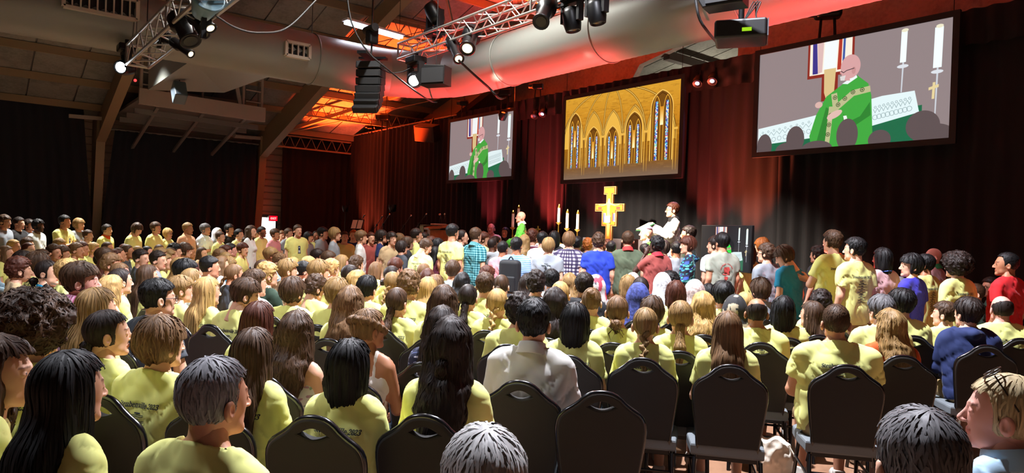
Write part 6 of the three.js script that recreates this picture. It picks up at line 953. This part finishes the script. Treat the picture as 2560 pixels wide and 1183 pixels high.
{ // painted cross on its stand: gold ground, red border, a plain figure
  const c = onZ(1527, 467, -10.3), o = thing('painted_cross', 'tall painted wooden cross with gold ground and red border', 'cross', V(c.x, STAGE_H, c.z)), top = c.y - STAGE_H, u = 0.001677, v = 0.00126;
  const L = [[96, 42], [96, 165], [53, 165], [53, 322], [236, 322], [236, 440], [119, 440], [119, 680], [50, 680], [50, 905]], out = [...L.map(([x, y]) => [x * u, -(y - 42) * v]), ...L.slice().reverse().map(([x, y]) => [-x * u, -(y - 42) * v])];
  const inset = (d) => { const M2 = [[96 - d, 42 + d], [96 - d, 165 - d], [53 - d, 165 - d], [53 - d, 322 + d], [236 - d, 322 + d], [236 - d, 440 - d], [119 - d, 440 - d], [119 - d, 680 - d], [50 - d, 680 - d], [50 - d, 905 - d]]; return [...M2.map(([x, y]) => [x * u, -(y - 42) * v]), ...M2.slice().reverse().map(([x, y]) => [-x * u, -(y - 42) * v])]; };
  mesh('panel', extrude(out, 0.04, 0.004).translate(0, top, -0.02), mat('gilt edge', 0xd9a860, 0.45, { metalness: 0.2 }), o);
  mesh('red_border', extrude(inset(9), 0.006).translate(0, top, 0.022), mat('red paint', 0xa8321c, 0.6), o); mesh('gold_ground', extrude(inset(20), 0.006).translate(0, top, 0.026), mat('gold paint', 0xe0a024, 0.45), o);
  const blk = (name, x, y, w, h, col) => mesh(name, box(w * u, h * v, 0.006, x * u, top - (y + h / 2 - 42) * v, 0.034), mat(`paint ${col}`, col, 0.7), o);
  blk('blue_block', -80, 470, 16, 150, 0x39408c); blk('white_block', -58, 470, 20, 160, 0xe4d8c4); blk('red_block', 60, 460, 14, 150, 0xb04030); blk('blue_block', 80, 480, 14, 120, 0x4858a0); blk('white_block', 98, 470, 14, 140, 0xe4d8c4); blk('red_block', -150, 370, 60, 40, 0x9c3a24); blk('red_block', 150, 370, 60, 40, 0x9c3a24);
  const S = 0.001, fg = surfaceNets((x, y, z) => { const ax = Math.abs(x), w = z * 1.6; let d = ell(x, y, w, [0, 0.13, 0], [0.035, 0.05, 0.03]); d = smin(d, cap(x, y, w, [0, 0.07, 0], [0, -0.18, 0], 0.05, 0.045), 0.03); d = smin(d, cap(ax, y, w, [0.03, 0.06, 0], [0.17, 0.02, 0], 0.024, 0.016), 0.02); d = smin(d, cap(ax, y, w, [0.17, 0.02, 0], [0.28, 0.04, 0], 0.016, 0.012), 0.01); return smin(d, cap(ax, y, w, [0.022, -0.2, 0], [0.018, -0.6, 0], 0.034, 0.018), 0.03); }, [-0.32, -0.66, -0.06], [0.32, 0.22, 0.06], 0.012);
  mesh('figure_relief', fg.translate(0, top - (322 - 42) * v - 0.06, 0.036), mat('pale gold paint', 0xf0cf6a, 0.5), o); mesh('white_cloth', rbox(0.13, 0.15, 0.05, 0.02, 0, top - (322 - 42) * v - 0.32, 0.045), mat('white paint', 0xe9e4d6, 0.7), o);
  mesh('stand', [bar(V(0, 0.03, -0.04), V(0, top - 1.0, -0.04), 0.025, 10), lathe([[0, 0], [0.22, 0], [0.2, 0.03], [0, 0.04]], 20)], mat('stand wood', 0x5a3a22, 0.6), o);
}
{ // ambo with a green cloth and goosenecks
  const p = onZ(1092, 563, -9.15), o = thing('lectern', 'wooden lectern with a pale green cloth and microphones', 'lectern', V(p.x, STAGE_H, p.z), -0.35), h = p.y - STAGE_H, wd = mat('honey oak', 0xb06a34, 0.45, { map: grainTex });
  mesh('body', uvBox(box(0.8, h - 0.12, 0.5, 0, (h - 0.12) / 2, 0), 2), wd, o); mesh('reading_top', uvBox(rbox(1.0, 0.06, 0.62, 0.01).rotateX(0.14).translate(0, h - 0.05, 0), 2), wd, o); mesh('front_panel', rbox(0.6, h * 0.7, 0.02, 0.005, 0.04, h * 0.42, 0.258), mat('dark oak', 0x8a5026, 0.5), o);
  mesh('green_cloth', [box(0.42, 0.014, 0.64, -0.3, h - 0.01, 0).rotateX(0), box(0.012, 0.55, 0.5, -0.52, h - 0.3, 0.04), box(0.42, 0.5, 0.012, -0.3, h - 0.28, 0.32)], mat('pale green cloth', 0x9fc0a0, 0.85), o); mesh('open_book', [rbox(0.22, 0.03, 0.3, 0.008, 0.06, h + 0.02, 0), rbox(0.22, 0.03, 0.3, 0.008, 0.3, h + 0.02, 0)], mat('book pages', 0xd8c8b0, 0.8), o);
  for (const [x, lean] of [[-0.12, 0.2], [0.08, -0.1], [0.32, 0.22]]) { mesh('gooseneck', tube([V(x, h, -0.1), V(x, h + 0.12, -0.1), V(x + lean * 0.5, h + 0.2, -0.1), V(x + lean, h + 0.26, -0.06)], 0.009, 16, 6), M.blackMetal, o); mesh('microphone_tip', new THREE.SphereGeometry(0.022, 10, 8).translate(x + lean + 0.01, h + 0.265, -0.06), M.chrome, o); }
}
function micStand(label, px, py, lean, z = -9.7) {
  const tip = onZ(px, py, z), base = V(tip.x - 0.55 * lean, STAGE_H, z - 0.1), o = thing('microphone_stand', label, 'microphone', base), t = tip.clone().sub(base), el = V(0, t.y - 0.28, 0);
  for (let k = 0; k < 3; k++) { const a = k * 2.094; mesh('leg', bar(V(0, 0.14, 0), V(Math.sin(a) * 0.3, 0.01, Math.cos(a) * 0.3), 0.01, 6), M.blackMetal, o); }
  mesh('pole', bar(V(0, 0.05, 0), el, 0.012, 8), M.blackMetal, o); mesh('boom', bar(el.clone().lerp(t, -0.45), t, 0.009, 6), M.blackMetal, o); mesh('clutch', rbox(0.05, 0.07, 0.05, 0.01, el.x, el.y, el.z), M.blackMetal, o);
  mesh('microphone_body', bar(t.clone().lerp(el, 0.3), t, 0.014, 8, 0.02), M.blackMetal, o); mesh('microphone_head', new THREE.SphereGeometry(0.032, 12, 10).translate(t.x, t.y, t.z), M.chrome, o);
}
micStand('boom microphone stand behind the music stand', 911, 538, 1); micStand('boom microphone stand with the highest tip', 974, 537, 1); micStand('short boom microphone stand beside the highest one', 956, 541, 1, -10.3); micStand('boom microphone stand with a round shining head', 1028, 540, 1); micStand('thin boom microphone stand beside the lectern', 1066, 536, 1, -10.2);
{ const p = onZ(893, 562, -9.3), o = thing('music_stand', 'black music stand with white sheets', 'music stand', V(p.x, STAGE_H, p.z), 0.3), h = p.y - STAGE_H; mesh('pole', bar(V(0, 0.03, 0), V(0, h, 0), 0.014, 8), M.blackMetal, o); for (let k = 0; k < 3; k++) mesh('leg', bar(V(0, 0.12, 0), V(Math.sin(k * 2.094) * 0.25, 0.01, Math.cos(k * 2.094) * 0.25), 0.01, 6), M.blackMetal, o); mesh('desk', rbox(0.5, 0.34, 0.015, 0.005).rotateX(-0.3).translate(0, h, 0), M.blackMetal, o); for (const x of [-0.12, 0.12]) mesh('sheet', box(0.2, 0.27, 0.004, x, 0.01, 0.011).rotateX(-0.3).translate(0, h, 0), mat('paper', 0xe8e4dc, 0.9), o); }
// ---------------------------------------------------------------- clergy and servers
const LEFTWARD = Math.atan2(-RIGHT.x, -RIGHT.z);
const priest = person(1303, 527, { stand: 1, d: onZ(1303, 527, -9.2).sub(camera.position).dot(FWD), floor: STAGE_H, hair: 'none', skin: 'rosy', shirt: 'greenrobe', face: LEFTWARD, arms: 'front', collar: 0xf2f0ec, note: 'celebrating in green chasuble at the altar', tier: 2, glasses: 1 });
{ const gold = mat('gold braid', 0xc8b878, 0.6), B = priest.B; mesh('orphrey', merged([B.print('robe', false, -0.05, 0.05, 0.3, 1.4), B.print('robe', false, -0.2, 0.2, 1.26, 1.34), B.print('robe', true, -0.05, 0.05, 0.3, 1.4)]), gold, priest.g); gold.side = THREE.DoubleSide; }
const depthZ = (px, py, z) => onZ(px, py, z).sub(camera.position).dot(FWD);
const bishop = person(1616, 562, { d: depthZ(1616, 562, -9.15), floor: STAGE_H, hair: 'none', skin: 'rosy', shirt: 'greenrobe', face: LEFTWARD, collar: 0xf2f0ec, note: 'seated in green chasuble before the server', tier: 2, chair: false });
{ const cap2 = mat('violet cap', 0xb070a0, 0.8); const g = new THREE.SphereGeometry(0.088, 18, 8, 0, 7, 0, 1.05).translate(0, 0.115, -0.02); const m = mesh('skull_cap', g, cap2, bishop.g); m.applyMatrix4(bishop.hm); }
const server = person(1682, 505, { stand: 1, d: depthZ(1682, 505, -9.95), floor: STAGE_H, hair: 'short', hc: 'auburn', skin: 'fair', shirt: 'surplice', face: LEFTWARD, arms: 'hold', glasses: 1, tier: 2, note: 'in white surplice holding a green book', collar: 0x1a1a1e });
{ const t = V(0, 1.33, 0.46).multiplyScalar(server.s).applyAxisAngle(V(0, 1, 0), server.turn).add(server.pos), o = thing('altar_book', 'open green book held by the server', 'book', t, server.turn); mesh('cover', rbox(0.4, 0.02, 0.3, 0.006).rotateX(0.5), mat('green book cover', 0x3f7a52, 0.6), o); for (const x of [-0.095, 0.095]) mesh('page_block', rbox(0.18, 0.025, 0.27, 0.006, x, 0.02, 0).rotateX(0.5), mat('book pages', 0xd8c8b0, 0.8), o); }
person(1722, 563, { stand: 1, d: 10.3, hair: 'short', hc: 'dark', beard: 1, skin: 'light', shirt: 'forest', face: LEFTWARD, turn: -20, note: 'and beard in green beside the stage rail' });
const seatAt = (px, py, z, o) => { const r = person(px, py, { d: depthZ(px, py, z), floor: STAGE_H, face: Math.atan2(0.55, 0.83), tier: 2, chair: false, ...o }); const s = thing('clergy_chair', o.seatNote, 'chair', V(r.pos.x, STAGE_H, r.pos.z), r.turn), wd = mat('dark chair wood', 0x3a2418, 0.5); mesh('seat', rbox(0.5, 0.06, 0.46, 0.015, 0, 0.4, 0), wd, s); mesh('backrest', rbox(0.48, 0.5, 0.04, 0.015, 0, 0.72, -0.25), wd, s); for (const [x, z2] of [[-1, -1], [1, -1], [-1, 1], [1, 1]]) mesh('leg', box(0.045, 0.4, 0.045, x * 0.22, 0.2, z2 * 0.2 - 0.01), wd, s); };
seatAt(1228, 557, -10.2, { hair: 'ring', hc: 'grey', skin: 'rosy', shirt: 'white2', note: 'in white alb seated beside the hooded server', seatNote: 'dark wooden chair under the balding man in white' });
seatAt(1263, 568, -10.1, { fem: 1, hair: 'bob', hc: 'black', skin: 'light', shirt: 'white2', collar: 0x1a1a20, note: 'in white robe with black collar on stage', seatNote: 'dark wooden chair under the black haired server in white' });
{ const s = thing('clergy_chair', 'dark wooden chair under the seated celebrant in green', 'chair', bishop.pos, bishop.turn), wd = mats['dark chair wood']; mesh('seat', rbox(0.5, 0.06, 0.46, 0.015, 0, 0.4, 0), wd, s); mesh('backrest', rbox(0.5, 0.42, 0.04, 0.015, 0, 0.66, -0.27), wd, s); for (const [x, z2] of [[-1, -1], [1, -1], [-1, 1], [1, 1]]) mesh('leg', box(0.045, 0.4, 0.045, x * 0.22, 0.2, z2 * 0.2 - 0.01), wd, s); }

// ---------------------------------------------------------------- the rest of the seated audience, row by row around the stage
const busy = (x, z, r) => SEATED.some((q) => Math.hypot(q.x - x, q.z - z) < r);
const camN = camera.matrixWorldInverse.clone();
function toPixel(p) { const q = p.clone().applyMatrix4(camN); return [1280 - FOCAL * q.x / q.z, 591.5 + FOCAL * q.y / q.z, -q.z]; }
seed = 4242; let nFill = 0;
for (let r = 5.2; r < 15; r += 0.76) {
  const st2 = 0.47 / r, a0 = rr(0, st2);
  for (let a = -1.2; a < 2.4; a += st2) {
    const x = ALTAR.x + Math.sin(a + a0) * r + rr(-0.05, 0.05), z = ALTAR.z + Math.cos(a + a0) * r + rr(-0.05, 0.05), [px, py, d] = toPixel(V(x, 1.28, z));
    if (d < 5.3 || d > 13 || px < -40 || px > 1250 || x < -23 || z < SZ1 + 0.9) continue;
    if (px > 1010 && d > 9.2) continue; if (px > 640 && d > 12) continue; if (busy(x, z, 0.41)) continue; if (d < 6.2 && px > 640) continue;
    const fem = rnd() < 0.5, hair = fem ? pick(['long', 'wavy', 'pony', 'bob', 'lowpony', 'bun', 'long', 'braid']) : pick(['short', 'side', 'mop', 'curly', 'short', 'side']), hc = pick(['dark', 'brown', 'brown', 'light', 'dirty', 'blond', 'dirty', 'black', 'auburn', 'light']), shirt = rnd() < 0.6 ? 'yellow' : pick(['grey', 'white', 'teal', 'navy', 'tan', 'pink', 'lblue', 'char', 'forest', 'maroon']);
    const q = toPixel(V(x, fem ? rr(1.2, 1.27) : rr(1.24, 1.32), z));
    person(q[0], q[1], { d: q[2], fem, hair, hc, shirt, skin: pick(['fair', 'fair', 'light', 'rosy', 'light', 'tan']), yaw: pick([-12, 0, 0, 12, -24]), pitch: pick([0, 0, 0.12]), zone: x < -12.3 ? 'seated by the side drapes' : x < -9.2 ? 'seated under the round duct' : 'seated in the middle rows', chair: d < 6.6, tier: d < 7.6 ? 2 : 3, lean: 0.1, keep: 1 }); nFill++;
  }
}
// an empty chair between the occupied ones, and what lies on the floor
{ const p = at(1500, 955, 3.2), t = faceAltar(p); addChair(V(p.x + Math.sin(t) * 0.28, 0, p.z + Math.cos(t) * 0.28), t + 0.05, 'empty black banquet chair with its grey seat showing'); }
const ground = (px, py) => { const r = ray(px, py); return r.multiplyScalar(-CAMH / r.y).add(camera.position); };
{
  const b = thing('tote_bag', 'crumpled white cloth tote bag on the floor beside a chair', 'bag', ground(1925, 1190), 0.4);
  mesh('bag_body', surfaceNets((x, y, z) => Math.max(ell(x, y, z, [0, 0.14, 0], [0.15, 0.19, 0.1]) + 0.016 * noise3(x * 18, y * 18, z * 18) + 0.01 * noise3(x * 40, y * 30, z * 40), y - 0.27 - 0.02 * Math.sin(x * 40), 0.002 - y), [-0.2, -0.03, -0.15], [0.2, 0.36, 0.15], 0.012), mat('white bag cloth', 0xd8cdbc, 0.9), b); mesh('cord', tube([V(0.12, 0.24, 0.02), V(0.17, 0.15, 0.04), V(0.16, 0.02, 0.06)], 0.006, 14, 6), mat('white bag cord', 0xe4dccb, 0.9), b);
  const w = thing('water_bottle', 'dark blue water bottle on the floor under a chair', 'bottle', ground(2112, 1112)); mesh('bottle_body', lathe([[0, 0], [0.04, 0], [0.042, 0.02], [0.042, 0.17], [0.02, 0.21], [0, 0.21]], 20), mat('dark blue plastic', 0x12324a, 0.25), w); mesh('cap', new THREE.CylinderGeometry(0.021, 0.021, 0.035, 16).translate(0, 0.225, 0), M.black, w);
  const k = thing('sling_bag', 'teal rolled bag with pale strap under a chair', 'bag', ground(2062, 1120), 0.9); mesh('roll', rbox(0.28, 0.15, 0.15, 0.06, 0, 0.076, 0), mat('teal nylon', 0x1f6a66, 0.7), k); mesh('strap', [box(0.035, 0.158, 0.158, -0.05, 0.077, 0), box(0.16, 0.03, 0.012, 0.01, 0.09, 0.078)], mat('pale strap', 0xb8ab8c, 0.8), k); mesh('buckle', rbox(0.05, 0.045, 0.02, 0.006, -0.05, 0.09, 0.082), M.black, k);
}
{ // backpack worn by the person in the striped shirt, sunglasses on the woman's hair
  const q = PEOPLE.find((g) => g.userData.label.includes('light blue striped')); const s = q.scale.x, back = V(0, 1.18, -0.22).multiplyScalar(s).applyAxisAngle(V(0, 1, 0), q.rotation.y).add(q.position);
  const o = thing('backpack', 'black backpack worn over the light blue striped shirt', 'backpack', back, q.rotation.y); mesh('pack', rbox(0.3, 0.46, 0.16, 0.06), mat('black nylon', 0x17181c, 0.75), o); mesh('front_pocket', rbox(0.24, 0.22, 0.06, 0.025, 0, -0.1, -0.1), mat('black nylon', 0x17181c, 0.75), o); mesh('top_handle', tube([V(-0.04, 0.22, 0.02), V(0, 0.27, 0.02), V(0.04, 0.22, 0.02)], 0.01, 10, 6), M.black, o); mesh('white_label', box(0.07, 0.016, 0.004, 0.02, -0.17, -0.132), mat('white label', 0xe8e8e8, 0.8), o);
  const bt = thing('drink_bottle', 'clear blue drink bottle in the side of the backpack', 'bottle', back.clone().add(V(0.17, -0.14, -0.02).applyAxisAngle(V(0, 1, 0), q.rotation.y)), 0); mesh('bottle_body', lathe([[0, -0.09], [0.033, -0.09], [0.034, 0.05], [0.014, 0.09], [0, 0.09]], 16), mat('clear blue plastic', 0x9cc4dc, 0.2, { transmission: 0.6, thickness: 0 }), bt); mesh('cap', new THREE.CylinderGeometry(0.015, 0.015, 0.02, 12).translate(0, 0.1, 0), mat('white label', 0xe8e8e8, 0.8), bt);
  const sg = mesh('sunglasses', GLASSES.clone().scale(1.12, 1.25, 1.1).translate(0, 0, 0.008).rotateX(-0.95).translate(0, 0.045, 0.045), mat('tortoiseshell frame', 0x2a1c14, 0.3), lady.g); sg.applyMatrix4(lady.hm);
}
// ---------------------------------------------------------------- labels: look-alikes that only their place tells apart share one and a group
const words = (t) => t.split(/[^A-Za-z]+/).filter(Boolean).length;
for (let round = 0; round < 2; round++) { // tell look-alikes apart by who sits or stands beside them
  const count = {}; for (const g of PEOPLE) count[g.userData.label] = (count[g.userData.label] ?? 0) + 1;
  for (const g of PEOPLE) if (count[g.userData.label] > 1 && !INFO.get(g).noted) {
    const a = INFO.get(g), near = PEOPLE.filter((q) => q !== g).map((q) => [q.position.distanceTo(g.position), INFO.get(q)]).filter(([d]) => d < 1.3).sort((p, q) => p[0] - q[0]);
    for (const [, b] of near) { const l = [`person with ${a.hw} in ${a.sw} beside ${b.hw}`, `person with ${a.hw} in ${a.sw} beside a ${b.sw}`].find((t) => words(t) <= 16 && !count[t] && !(b.sw === a.sw && t.includes(' a '))); if (l) { count[l] = 1; g.userData.label = l; a.noted = true; break; } }
  }
}
{ const count = {}; for (const o of scene.children) if (o.userData.category === 'chair') count[o.userData.label] = (count[o.userData.label] ?? 0) + 1;
  for (const o of scene.children) if (o.userData.sitter !== undefined) { const g = PEOPLE[o.userData.sitter], a = INFO.get(g), l = `black chair of ${g.userData.label.replace(` in ${a.sw}`, '')}`; delete o.userData.sitter; if (count[o.userData.label] > 1 && words(l) <= 16 && !count[l]) { count[l] = 1; o.userData.label = l; } } }
{ const by = {}; for (const o of scene.children) if (['person', 'chair'].includes(o.userData.category)) (by[o.userData.label] ??= []).push(o); for (const [l, list] of Object.entries(by)) if (list.length > 1) for (const o of list) o.userData.group = `alike: ${l}`.slice(0, 80); }
renderer.render(scene, camera);
